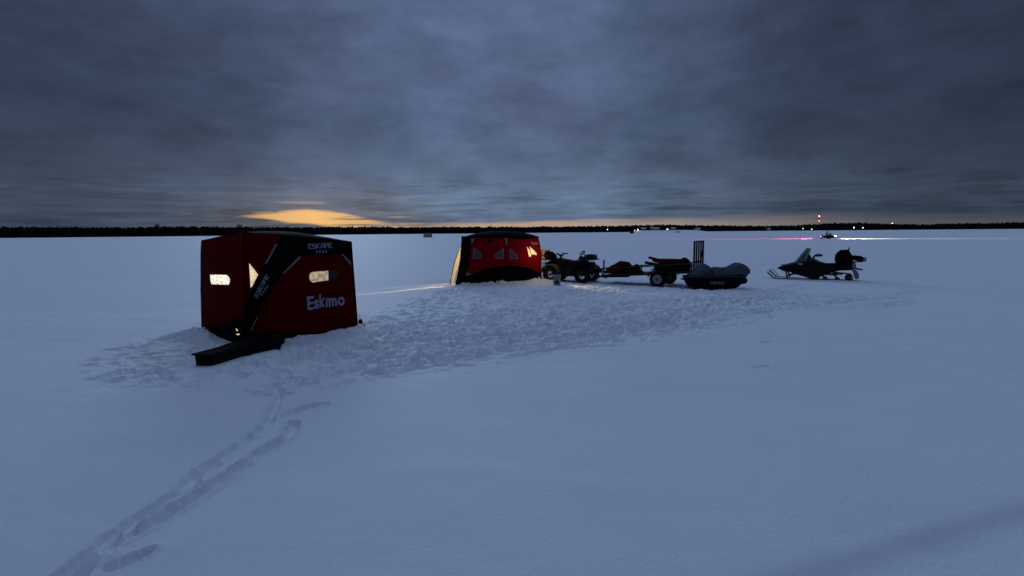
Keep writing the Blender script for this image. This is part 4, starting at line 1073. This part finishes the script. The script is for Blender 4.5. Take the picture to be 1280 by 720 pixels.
MB().loft([(-.07, -.134, .10, .17, .006), (-.03, -.138, .08, .19, .006), (.02, -.138, .10, .2, .006), (.05, -.136, .12, .16, .006)], 8).build('label_mark', M['bag_black'], t)

# ------------------------------------------------------------------ trailer
TR_RZ = math.atan2(.545, -.839); TR_P = Vector((5.46, 19.12, -.015))
TM_ = Matrix.Translation(TR_P) @ Matrix.Rotation(TR_RZ, 4, 'Z')
SL = .078
def tilt(mb):
    for v in mb.bm.verts: v.co.z -= SL * v.co.x
    return mb
def trailer():
    t = empty('utility_trailer', TR_P, TR_RZ); tag(t, 'black open utility trailer with upright tailgate, hitched to the quad bike', 'trailer')
    XF, XR, HW = 2.14, -1.16, .60
    tyo = None
    for y in (.66, -.66):
        wh = empty('wheel', (0, y, .275), 0 if y > 0 else math.pi); wh.parent = t
        if tyo is None:
            tyo = [tyre_mesh(.28, .17, .165, 22, 't').build('tyre', M['rubber'], wh)]
            mb = MB(); mb.lathe([(.165, -.07), (.160, .07), (.145, .072), (.125, .03), (.055, .045), (.001, .048)], 24, 'y'); tyo.append(mb.build('rim', M['rim_white'], wh))
            mb = MB(); mb.lathe([(.035, .03), (.035, .08), (.001, .085)], 12, 'y')
            for k in range(5): a = k * 1.2566; mb.tube([(.075 * math.cos(a), .03, .075 * math.sin(a)), (.075 * math.cos(a), .062, .075 * math.sin(a))], .013, 6)
            tyo.append(mb.build('hub', M['steel_black'], wh))
        else:
            for q in tyo: c = q.copy(); COL.objects.link(c); c.parent = wh
    z = .46; mb = MB()
    for s in (1, -1): mb.box(((XF + XR) / 2, s * HW, z), (XF - XR, .05, .06))
    for k in range(7): x = XR + .03 + (XF - XR - .06) * k / 6; mb.box((x, 0, z - .005), (.045, HW * 2 - .05, .05))
    tilt(mb).build('frame', M['steel_black'], t, False)
    mb = MB()
    for k in range(7): y = -HW + .09 + (HW * 2 - .18) * k / 6; mb.box(((XF + XR) / 2, y, z + .034), (XF - XR - .06, .15, .022))
    tilt(mb).build('deck', M['floor_wood'], t, False)
    mb = MB(); zr = z + .285
    mb.tube([(XR, HW, zr), (XF, HW, zr), (XF, -HW, zr), (XR, -HW, zr)], .022, 8)
    for s in (1, -1):
        for k in range(4): x = XR + .02 + (XF - XR - .04) * k / 3; mb.box((x, s * HW, z + .15), (.04, .036, .25))
        mb.box(((XF + XR) / 2 - .9, s * HW, z + .16), (1.4, .02, .03))
    tilt(mb).build('side_rail', M['steel_black'], t)
    mb = MB()
    for s in (1, -1): mb.tube([(1.10, s * .5, z - .05), (2.2, s * .12, z - .05), (2.68, s * .03, z - .03)], .032, 8)
    tilt(mb).build('tongue', M['steel_black'], t)
    mb = MB(); mb.box((2.72, 0, z + .0), (.22, .08, .07), bevel=.02); mb.tube([(2.66, 0, z + .02), (2.58, 0, z + .08)], .012); mb.tube([(2.6, .05, z - .05), (2.62, .08, z - .16), (2.66, .06, z - .2), (2.72, .04, z - .06)], .009, 6)
    mb.tube([(2.5, -.06, z - .05), (2.56, -.08, z - .2), (2.64, -.06, z - .22), (2.72, -.04, z - .06)], .009, 6); tilt(mb).build('coupler', M['steel'], t)
    mb = MB(); mb.tube([(2.06, HW - .02, z + .0), (2.06, HW - .02, z + .60)], .03, 10); mb.tube([(2.06, HW - .02, z + .56), (1.98, HW + .06, z + .57)], .012); tilt(mb).build('jack', M['steel_black'], t)
    mb = MB(); mb.tube([(1.86, -HW + .06, z), (1.86, -HW + .06, z + .5)], .03, 10); tilt(mb).build('stake', M['steel_black'], t)
    mb = MB(); mb.lathe([(.001, -.03), (.07, -.03), (.085, 0), (.07, .03), (.001, .03)], 14, 'y', (2.10, .3, z - .03)); tilt(mb).build('jack_wheel', M['steel'], t)
    g0, g1, gz0, gz1 = -HW, HW, z + .02, z + 1.03; gx_ = XR - .05; mb = MB()
    mb.tube([(gx_, g0, gz0), (gx_, g0, gz1), (gx_, g1, gz1), (gx_, g1, gz0), (gx_, g0, gz0)], .034, 8)
    for k in range(1, 4): y = g0 + (g1 - g0) * k / 4; mb.tube([(gx_, y, gz0), (gx_, y, gz1)], .030, 8)
    mb.tube([(gx_, g0, gz0 + .33), (gx_, g1, gz0 + .33)], .016, 6)
    gt = tilt(mb).build('tailgate', M['steel_black'], t)
    mb = MB(); mb.tube([(gx_ - .03, -.25, gz1 - .3), (gx_ - .04, -.3, gz1 - .45), (gx_ - .05, -.15, gz1 - .62), (gx_ - .03, -.1, gz1 - .8)], .014, 6); tilt(mb).build('tie_strap', M['bag_black'], gt)
    for s in (1, -1):
        prof = [(.36 * math.cos(R(a)), .29 + .33 * math.sin(R(a))) for a in range(12, 169, 13)] + [(.335 * math.cos(R(a)), .29 + .305 * math.sin(R(a))) for a in range(168, 11, -13)]
        MB().prism(prof, s * .58, s * .77, .005).build('fender', M['steel_black'], t)
    mb = MB(); mb.tube([(0, -.62, .275), (0, .62, .275)], .03); mb.box((0, .5, .34), (.6, .05, .02)); mb.box((0, -.5, .34), (.6, .05, .02)); mb.box((0, .5, .38), (.1, .05, .07)); mb.box((0, -.5, .38), (.1, .05, .07)); mb.build('axle', M['steel_black'], t)
    return t
trl = trailer()
def tz(x, z=0): return .505 - SL * x + z
def load(name, x, y, label, cat, grp=None):
    t = empty(name, onto(TM_, (x, y, tz(x))), TR_RZ, 0); tag(t, label, cat, grp); return t
t = load('gear_heap', 1.6, .12, 'sagging dark red and black cloth bundle at the front of the trailer', 'bundle')
MB().loft([(.58, 0, .0, .05, .25), (.48, 0, 0, .17, .34), (.25, .0, 0, .34, .40), (0.0, 0, 0, .455, .42), (-.28, 0, .0, .42, .40), (-.42, 0, 0, .30, .35), (-.5, 0, .02, .12, .28)], 22, 2.2, .045, 1).build('bundle_cloth', M['bag_black'], t)
MB().loft([(.40, .25, .03, .20, .16), (.2, .28, .03, .32, .18), (-.02, .28, .05, .40, .18), (-.18, .26, .08, .36, .16), (-.26, .26, .1, .24, .1)], 18, 2.2, .035, 7).build('red_bag', M['bag_red'], t)
t = load('round_bag', .93, .22, 'small round black bag between the two bundles on the trailer', 'bag')
MB().ball((0, 0, .15), (.14, .16, .17), 16, .12, 3).build('body', M['bag_black'], t); MB().tube([(.03, 0, .30), (0, 0, .35), (-.03, 0, .30)], .012).build('handle', M['bag_black'], t)
MB().loft([(-.28, .12, .0, .10, .1), (-.1, .12, .0, .16, .14), (.1, .12, .0, .12, .12)], 12, 2.2, .02, 4).build('pouch', M['bag_red'], t)
t = load('folded_shelter', -.12, .08, 'red and black folded shelter bag with two poles jutting, at the back of the trailer', 'shelter bag')
MB().loft([(.36, 0, .02, .22, .32), (.2, 0, 0, .34, .40), (-.05, 0, 0, .40, .42), (-.3, 0, 0, .40, .42), (-.5, 0, 0, .46, .42), (-.62, 0, .0, .50, .40), (-.74, 0, .0, .42, .34), (-.80, 0, .04, .25, .24)], 22, 2.3, .035, 11).build('bag', M['bag_black'], t)
MB().loft([(.46, .10, .34, .46, .06), (.30, .1, .30, .47, .14), (.1, .1, .30, .46, .24), (-.18, .08, .30, .46, .28), (-.42, .06, .36, .46, .25), (-.5, .06, .38, .44, .15)], 16, 2.2, .03, 15).build('red_flap', M['bag_red'], t)
for pth in ([(.58, .20, .50), (.2, .18, .40), (-.1, .16, .36)], [(.70, .26, .32), (.3, .26, .26), (0, .24, .24)]):
    MB().tube(pth, [.045, .05, .05], 10).build('pole_bundle', M['bag_black'], t)

# ------------------------------------------------------------------ covered sled
SR = math.atan2(.1026, .9947); SP = Vector((6.14, 17.52, 0)) + Vector((-.1026, .9947, 0)) * .34; SP.z = -.02
t = empty('hauling_sled', SP, SR); tag(t, 'black plastic hauling sled under a grey cover, right of the trailer', 'sled')
prof = [(.02, .0), (1.32, .0), (1.50, .10), (1.66, .36), (1.69, .42), (-.23, .44), (-.24, .40), (-.14, .16), (-.06, .05)]
MB().prism(prof, -.34, .34, .025, lambda x, z: .80 + .20 * min(1, max(0, z / .40))).build('tub', M['sled_tub'], t)
MB().tube([(-.24, -.35, .44), (1.70, -.35, .42), (1.70, .35, .42), (-.24, .35, .44), (-.24, -.35, .44)], .018).build('rim', M['rim_grey'], t)
MB().loft([(-.42, 0, .33, .37, .06), (-.30, 0, .31, .39, .12), (-.20, 0, .28, .42, .18)], 12).build('tow_hitch', M['sled_tub'], t)
for x in (.2, .55, .9, 1.2): MB().prism([(x - .03, .02), (x + .03, .02), (x + .03, .38), (x - .03, .38)], -.352, -.33, .004, lambda x, z: .80 + .20 * min(1, max(0, z / .40))).build('moulded_rib', M['sled_tub'], t)
secs = [(-.14, .0, .40, .48, .26), (-.06, 0, .40, .58, .32), (.05, 0, .40, .67, .33), (.18, 0, .40, .74, .33), (.30, 0, .40, .81, .31), (.40, 0, .40, .85, .27), (.46, 0, .40, .80, .26), (.49, 0, .40, .70, .28), (.52, 0, .40, .655, .31), (.60, 0, .40, .70, .33), (.74, 0, .40, .735, .34),
        (1.0, 0, .40, .73, .34), (1.25, 0, .40, .735, .34), (1.36, 0, .40, .79, .34), (1.5, 0, .40, .86, .34), (1.64, .0, .40, .86, .33), (1.78, 0, .41, .80, .30), (1.87, 0, .46, .70, .25), (1.88, 0, .52, .62, .12)]
MB().loft(secs, 32, 2.7, .036, 19).build('cover', M['grey_tarp'], t)
MB().tube([(.50, -.345, .50), (.51, -.33, .60), (.51, -.15, .67), (.51, .2, .67)], .010, 6).build('lashing', M['bag_black'], t)
MB().loft([(1.54, -.05, .20, .36, .20), (1.62, -.05, .15, .40, .26), (1.72, -.05, .15, .40, .26), (1.79, -.05, .20, .36, .2)], 14, 2.3, .01, 3).build('stern_pouch', M['bag_black'], t)
GLY2 = dict(GLY); GLY2['I'] = ([((.5, 0), (.5, 1))], .3); GLY2['M'] = ([((0, 0), (0, 1)), ((0, 1), (.5, .4)), ((.5, .4), (1, 1)), ((1, 1), (1, 0))], .8); GLY2['O'] = ([((0, 0), (0, 1)), ((0, 1), (1, 1)), ((1, 1), (1, 0)), ((1, 0), (0, 0))], .62)
lettering([strokes('ESKIMO', GLY2)], None, [[(.43, .272), (.93, .265), (.925, .180), (.435, .188)]], 'lettering', M['letter'], t, 0, (0, 0, 0),
          to3=lambda x, z: Vector((x, -.34 * (.80 + .20 * min(1, z / .40)) - .012, z)))

# ------------------------------------------------------------------ snowmobile
def snowmobile(loc, rz, label):
    t = empty('snowmobile', loc, rz); tag(t, label, 'snowmobile')
    tp = lambda x, z: 1.0 if x < 1.0 else max(.55, 1.0 - .28 * ((x - 1.6) / .8) ** 2)
    # hood
    MB().loft([(2.46, 0, .42, .48, .14), (2.36, 0, .33, .53, .26), (2.20, 0, .28, .60, .34), (2.0, 0, .26, .66, .38), (1.8, 0, .25, .72, .40), (1.55, 0, .24, .78, .40), (1.30, 0, .22, .84, .36), (1.10, 0, .22, .74, .28), (.95, 0, .24, .66, .22)], 20, 3.0).build('hood', M['dark_paint'], t)
    for s in (1, -1):
        MB().prism([(2.0, .24), (1.70, .62), (.50, .58), (.36, .40), (.60, .33), (.90, .24), (1.05, .06), (1.32, .05), (1.60, .15)], s * .24, s * .36, .02).build('side_panel', M['dark_paint'], t)
    MB().prism([(2.52, .43), (2.40, .46), (2.30, .40), (2.40, .38)], -.26, .26, .01).build('front_bumper', M['black_plastic'], t)
    MB().prism([(1.28, .30), (1.28, .58), (.10, .56), (-.06, .50), (-.06, .42), (.2, .40), (.8, .34)], -.22, .22, .02).build('tunnel', M['steel_black'], t)
    MB().loft([(1.22, 0, .56, .84, .10), (1.08, 0, .54, .74, .16), (.85, 0, .54, .66, .19), (.55, 0, .54, .67, .20), (.2, 0, .54, .69, .20), (.02, 0, .56, .66, .17)], 16, 2.8).build('seat', M['vinyl_black'], t)
    # curved windshield
    bm = bmesh.new(); g = []
    for i_ in range(7):
        u = i_ / 6; row = []
        for k in range(9):
            v = k / 8 * 2 - 1; hw = .34 * (1 - .35 * u)
            xf = 1.90 - .40 * u; xb = 1.50 - .13 * u; row.append(bm.verts.new((xf + (xb - xf) * v * v, v * hw, .70 + .54 * u - .04 * u * v * v)))
        g.append(row)
    for i_ in range(6):
        for k in range(8): bm.faces.new((g[i_][k], g[i_][k + 1], g[i_ + 1][k + 1], g[i_ + 1][k]))
    ext = bmesh.ops.extrude_face_region(bm, geom=bm.faces[:])
    for v in ext['geom']:
        if isinstance(v, bmesh.types.BMVert): v.co += Vector((.01, 0, .004))
    bmesh.ops.recalc_face_normals(bm, faces=bm.faces)
    me = bpy.data.meshes.new('windshield'); bm.to_mesh(me); bm.free(); me.shade_smooth(); link_mesh('windshield', me, M['smoke_screen'], t)
    MB().loft([(1.62, 0, .74, .90, .20), (1.50, 0, .74, 1.00, .18), (1.40, 0, .74, .98, .14), (1.34, 0, .74, .88, .1)], 14).build('dash', M['black_plastic'], t)
    hb = MB(); hb.tube([(1.32, 0, .78), (1.22, 0, .93)], [.05, .03]); hb.tube([(1.02, -.36, .955), (1.16, -.2, .97), (1.22, 0, .94), (1.16, .2, .97), (1.02, .36, .955)], .016); hb = hb.build('handlebar', M['steel_black'], t)
    for s in (1, -1):
        MB().tube([(1.10, s * .27, .965), (.98, s * .40, .95)], .026).build('grip', M['rubber'], hb)
        MB().loft([(1.22, s * .3, .92, .99, .05), (1.12, s * .33, .91, 1.0, .10), (1.02, s * .36, .92, .99, .08)], 10).build('hand_guard', M['black_plastic'], hb)
    for s in (1, -1):
        sk = MB(); w = .065; pts_ = [(2.85, .26), (2.74, .15), (2.62, .05), (2.50, .015), (1.62, -.005), (1.60, .02), (2.50, .045), (2.60, .08), (2.71, .18), (2.82, .28)]
        sk.prism(pts_, s * .43 - w, s * .43 + w, .006); sk = sk.build('ski', M['black_plastic'], t)
        MB().tube([(2.83, s * .43, .27), (2.80, s * .43, .33), (2.72, s * .43, .34), (2.52, s * .43, .09)], .012, 6).build('ski_loop', M['steel_black'], sk)
        MB().tube([(2.10, s * .43, .02), (2.14, s * .42, .18), (2.20, s * .36, .40)], [.03, .028, .03]).tube([(2.14, s * .42, .14), (1.85, s * .2, .22)], .02).tube([(2.14, s * .42, .18), (2.18, s * .2, .34)], .02).build('ski_strut', M['steel_black'], t)
        MB().prism([(1.30, .17), (1.30, .20), (.25, .28), (.25, .25)], s * .22, s * .42, .006).build('running_board', M['steel_black'], t)
    # belt track round its wheels
    def belt(o_):
        q = []
        for k in range(9): a = R(270 - 180 * k / 8); q.append((.08 + (.14 + o_) * math.cos(a), .125 + (.14 + o_) * math.sin(a)))
        q = [(x, z) for x, z in q]
        up_ = [(.45, .30 + o_), (.9, .34 + o_), (1.22, .36 + o_)]
        fr_ = [(1.36 + o_, .28), (1.30 + o_, .12)]
        lo = [(1.15, -.01 - o_), (.6, -.015 - o_)]
        return q + up_ + fr_ + lo
    outer, inner = belt(.012), belt(-.012)
    b_ = bmesh.new(); n = len(outer); hw = .19
    rings = [[b_.verts.new((x, y, z)) for x, z in pr] for pr, y in ((outer, -hw), (outer, hw), (inner, hw), (inner, -hw))]
    for r_ in range(4):
        for k in range(n): b_.faces.new((rings[r_][k], rings[r_][(k + 1) % n], rings[(r_ + 1) % 4][(k + 1) % n], rings[(r_ + 1) % 4][k]))
    mb = MB(); mb.merge(b_)
    for k in range(n):
        a = Vector((outer[k][0], 0, outer[k][1])); c = Vector((outer[(k + 1) % n][0], 0, outer[(k + 1) % n][1])); m_ = max(1, int((c - a).length / .07))
        for j_ in range(m_): mb.box(a.lerp(c, j_ / m_), (.014, hw * 1.9, .035), Matrix.Rotation(-math.atan2(c.z - a.z, c.x - a.x), 3, 'Y'))
    tk = mb.build('track', M['rubber'], t)
    for x, z, r_ in ((.08, .125, .115), (.45, .07, .065), (.85, .07, .065), (.5, .24, .06), (1.2, .2, .11)):
        MB().lathe([(.02, -.16), (r_, -.16), (r_, -.12), (.03, -.11), (.03, .11), (r_, .12), (r_, .16), (.02, .16)], 16, 'y', (x, 0, z)).build('idler_wheel', M['steel_black'], tk)
    MB().tube([(1.25, .1, .33), (.75, .1, .06)], .022).tube([(.75, .1, .33), (.35, .1, .07)], .022).tube([(1.28, .12, .03), (1.15, .12, .02), (.15, .12, .03)], .022).tube([(1.25, -.1, .33), (.75, -.1, .06)], .022).build('suspension', M['steel_black'], t)
    MB().prism([(-.02, .42), (-.17, .42), (-.27, .24), (-.26, .10), (-.14, .08), (-.10, .24)], -.21, .21, .02).build('snow_flap', M['flap'], t)
    MB().tube([(.05, -.2, .50), (-.34, -.18, .44), (-.36, 0, .44), (-.34, .18, .44), (.05, .2, .50)], .02).build('rear_bumper', M['steel_black'], t)
    MB().tube([(.35, -.18, .70), (-.36, -.18, .74), (-.36, .18, .74), (.35, .18, .70)], .016).tube([(.0, -.18, .55), (0, -.18, .72)], .014).tube([(0, .18, .55), (0, .18, .72)], .014).build('rear_rack', M['steel_black'], t)
    MB().prism([(.0, .70), (-.14, .68), (-.16, .48), (-.02, .46)], -.19, .19, .02).build('rack_panel', M['flap'], t)
    MB().ball((2.30, 0, .545), (.09, .17, .045)).build('headlight', M['steel'], t)
    MB().box((1.68, .405, .62), (.16, .01, .06), bevel=.004).build('side_vent', M['rim_white'], t)
    MB().box((-.07, 0, .53), (.03, .24, .05), bevel=.008).build('tail_light', M['bag_red'], t)
    return t
SN_P = G(1063, 350.5); SN_P.z = -.015; SN_RZ = math.atan2(.53, -.85)
sm = snowmobile(SN_P, SN_RZ, 'dark parked snowmobile with a tall windshield and loaded rear, at far right')
SM = Matrix.Translation(SN_P) @ Matrix.Rotation(SN_RZ, 4, 'Z')
t = empty('backpack', onto(SM, (.26, .0, .685)), SN_RZ); tag(t, 'tall black pack standing on the seat of the parked snowmobile', 'bag')
MB().loft([(.29, 0, .08, .26, .16), (.25, 0, .0, .36, .21), (.16, 0, -.06, .46, .23), (.10, 0, -.12, .50, .24), (-.0, 0, -.22, .505, .25), (-.12, 0, -.24, .50, .25), (-.20, 0, -.22, .40, .24), (-.27, 0, -.16, .28, .2), (-.30, 0, -.06, .2, .12)], 18, 3.4, .02, 21).build('body', M['bag_black'], t)
MB().tube([(-.15, .05, .46), (-.16, .05, .58)], .022, 8).build('pole_tip', M['bag_black'], t)
MB().box((.0, .235, .2), (.26, .05, .24), bevel=.02).build('pocket', M['bag_black'], t)
t = empty('gear_roll', onto(SM, (-.20, .0, .77)), SN_RZ); tag(t, 'dark roll with a pale end lying on the rear rack of the snowmobile', 'roll')
MB().loft([(.18, 0, .02, .20, .14), (.10, 0, .0, .21, .18), (-.10, 0, -.02, .18, .18), (-.17, 0, .0, .15, .15)], 16, 2.2, .012, 23).build('roll', M['bag_black'], t)
MB().lathe([(.001, -.27), (.07, -.27), (.085, -.25), (.09, -.16), (.001, -.16)], 18, 'x', (0, 0, .05)).build('end_cap', M['bucket'], t)

# moving snowmobile far out with its rider
FAR = G(1031, 298.6); FAR.z = -.02; FH = Vector((.93, -.36)).normalized(); FRZ = math.atan2(FH.y, FH.x)
FARO = FAR - Vector((FH.x, FH.y, 0)) * .6
fs = copy_tree(sm); fs.location = FARO; fs.rotation_euler = (0, 0, FRZ); tag(fs, 'distant snowmobile crossing the ice with headlamp and red tail lamp on', 'snowmobile')
FM = Matrix.Translation(FARO) @ Matrix.Rotation(FRZ, 4, 'Z')
hl = MB().ball((2.36, 0, .56), (.16, .20, .10)).build('headlight_glow', M['lamp_white'], fs)
tl = MB().ball((-.10, 0, .53), (.10, .20, .09)).build('tail_light_glow', M['lamp_red'], fs)
def child_lamp(name, kind, parent, loc, energy, col, size, direction=None, angle=60, blend=.6):
    l = bpy.data.lights.new(name, kind); l.energy = energy; l.color = col; l.shadow_soft_size = size
    o = bpy.data.objects.new(name, l); COL.objects.link(o); o.parent = parent; o.location = loc
    if kind == 'SPOT':
        l.spot_size = R(angle); l.spot_blend = blend; o.rotation_euler = Vector(direction).to_track_quat('-Z', 'Y').to_euler()
child_lamp('headlight_beam', 'SPOT', fs, (2.62, 0, .62), 40000, (1, .97, .80), .08, (1, 0.02, -.05), 75, .8)
child_lamp('tail_light_beam', 'SPOT', fs, (-.30, 0, .52), 110000, (1, .05, .14), .08, (-1, 0, -.22), 60, .8)
# rider: one skinned body
def person(loc, rz):
    t = empty('person', loc, rz); tag(t, 'snowmobile rider in dark suit and helmet, seated far out on the ice', 'person')
    J = {'pelvis': (.75, 0, .76, .16), 'waist': (.80, 0, .92, .145), 'chest': (.90, 0, 1.14, .165), 'neck': (.96, 0, 1.30, .06),
         'shL': (.90, .19, 1.22, .075), 'elL': (1.02, .30, 1.02, .05), 'haL': (1.10, .33, .96, .04), 'shR': (.90, -.19, 1.22, .075), 'elR': (1.02, -.30, 1.02, .05), 'haR': (1.10, -.33, .96, .04),
         'hiL': (.80, .14, .72, .10), 'knL': (1.18, .30, .66, .075), 'anL': (1.02, .32, .28, .055), 'toL': (1.22, .33, .25, .045), 'hiR': (.80, -.14, .72, .10), 'knR': (1.18, -.30, .66, .075), 'anR': (1.02, -.32, .28, .055), 'toR': (1.22, -.33, .25, .045)}
    ks = list(J); ed = [('pelvis', 'waist'), ('waist', 'chest'), ('chest', 'neck'), ('chest', 'shL'), ('shL', 'elL'), ('elL', 'haL'), ('chest', 'shR'), ('shR', 'elR'), ('elR', 'haR'), ('pelvis', 'hiL'), ('hiL', 'knL'), ('knL', 'anL'), ('anL', 'toL'), ('pelvis', 'hiR'), ('hiR', 'knR'), ('knR', 'anR'), ('anR', 'toR')]
    me = bpy.data.meshes.new('body'); me.from_pydata([J[k][:3] for k in ks], [(ks.index(a), ks.index(b)) for a, b in ed], []); me.update()
    o = link_mesh('body', me, M['suit'], t); o.modifiers.new('skin', 'SKIN')
    if not me.skin_vertices: 
        bmx = bmesh.new(); bmx.from_mesh(me); bmx.verts.layers.skin.verify(); bmx.to_mesh(me); bmx.free()
    for k, sv in enumerate(me.skin_vertices[0].data): sv.radius = (J[ks[k]][3],) * 2; sv.use_root = (k == 0)
    s = o.modifiers.new('sub', 'SUBSURF'); s.levels = 1; s.render_levels = 1
    MB().ball((1.0, 0, 1.42), (.15, .13, .155), 16).build('helmet', M['dark_paint'], t); MB().ball((1.09, 0, 1.42), (.075, .10, .06)).build('visor', M['pane_blue'], t)
person(FARO, FRZ)

# ------------------------------------------------------------------ small shelters and a vehicle far out
M['pale_cloth'] = fabric('pale shelter cloth', (.24, .235, .24)); M['pale_cloth2'] = fabric('paler shelter panel', (.36, .34, .35))
def hut(px, py, w, h, label, m1, m2):
    g = G(px, py); t = empty('ice_hut', (g.x, g.y, 0), -math.atan2(g.x, g.y)); tag(t, label, 'ice shelter')
    d = w * .8; zb = -.15
    MB().prism([(-w / 2, zb), (-w / 2 + .1, h * .9), (w / 2 - .1, h * .9), (w / 2, zb)], -d / 2, d / 2, .05).build('wall', m1, t)
    MB().loft([(-w / 2 + .08, 0, h * .86, h * .92, d * .45), (-w * .25, 0, h * .86, h * .97, d * .5), (0, 0, h * .86, h, d * .5), (w * .25, 0, h * .86, h * .97, d * .5), (w / 2 - .08, 0, h * .86, h * .92, d * .45)], 14, 4).build('roof', m2, t)
    MB().box((-w * .22, -d / 2 - .03, h * .5), (w * .2, .06, h * .62)).build('door', m2, t); MB().box((w * .16, -d / 2 - .03, h * .6), (w * .2, .06, h * .3)).build('window', m2, t)
    MB().box((0, -d / 2 - .05, .06), (w * .98, .08, .34)).build('skirt', M['black_cloth'], t)
hut(534.8, 296.7, 3.7, 1.75, 'pale square hut alone on the ice between the two red shelters', M['pale_cloth'], M['pale_cloth2'])
hut(789.8, 291.9, 3.1, 1.65, 'small dark hut on the ice below the warm shore lamp', M['black_plastic'], M['steel_black'])
g = G(847.3, 291.0); t = empty('pickup_truck', (g.x, g.y, -.1), -math.atan2(g.x, g.y)); tag(t, 'tiny pale truck on the ice off the right end of the snowy bank', 'truck')
MB().prism([(-2.1, .45), (-2.1, .95), (-.5, .97), (-.3, 1.5), (.7, 1.5), (1.05, 1.0), (1.95, .9), (2.05, .5)], -.8, .8, .06).build('body', M['siding_pale'], t)
MB().prism([(-.25, 1.02), (-.15, 1.42), (.65, 1.42), (.9, 1.02)], -.82, .82, .01).build('window', M['pane_dark'], t)
for x in (-1.3, 1.3):
    for y in (-.74, .74): MB().lathe([(.001, -.1), (.34, -.1), (.36, 0), (.34, .1), (.001, .1)], 16, 'y', (x, y, .42)).build('wheel', M['rubber'], t)

# ------------------------------------------------------------------ picture settings
vs_ = SC.view_settings; vs_.view_transform = 'Standard'; vs_.look = 'None'; vs_.exposure = 0.0; vs_.gamma = 1.0; vs_.use_curve_mapping = False
SC.render.engine = 'CYCLES'; SC.cycles.use_denoising = True
SC.cycles.max_bounces = 6; SC.cycles.sample_clamp_indirect = 4
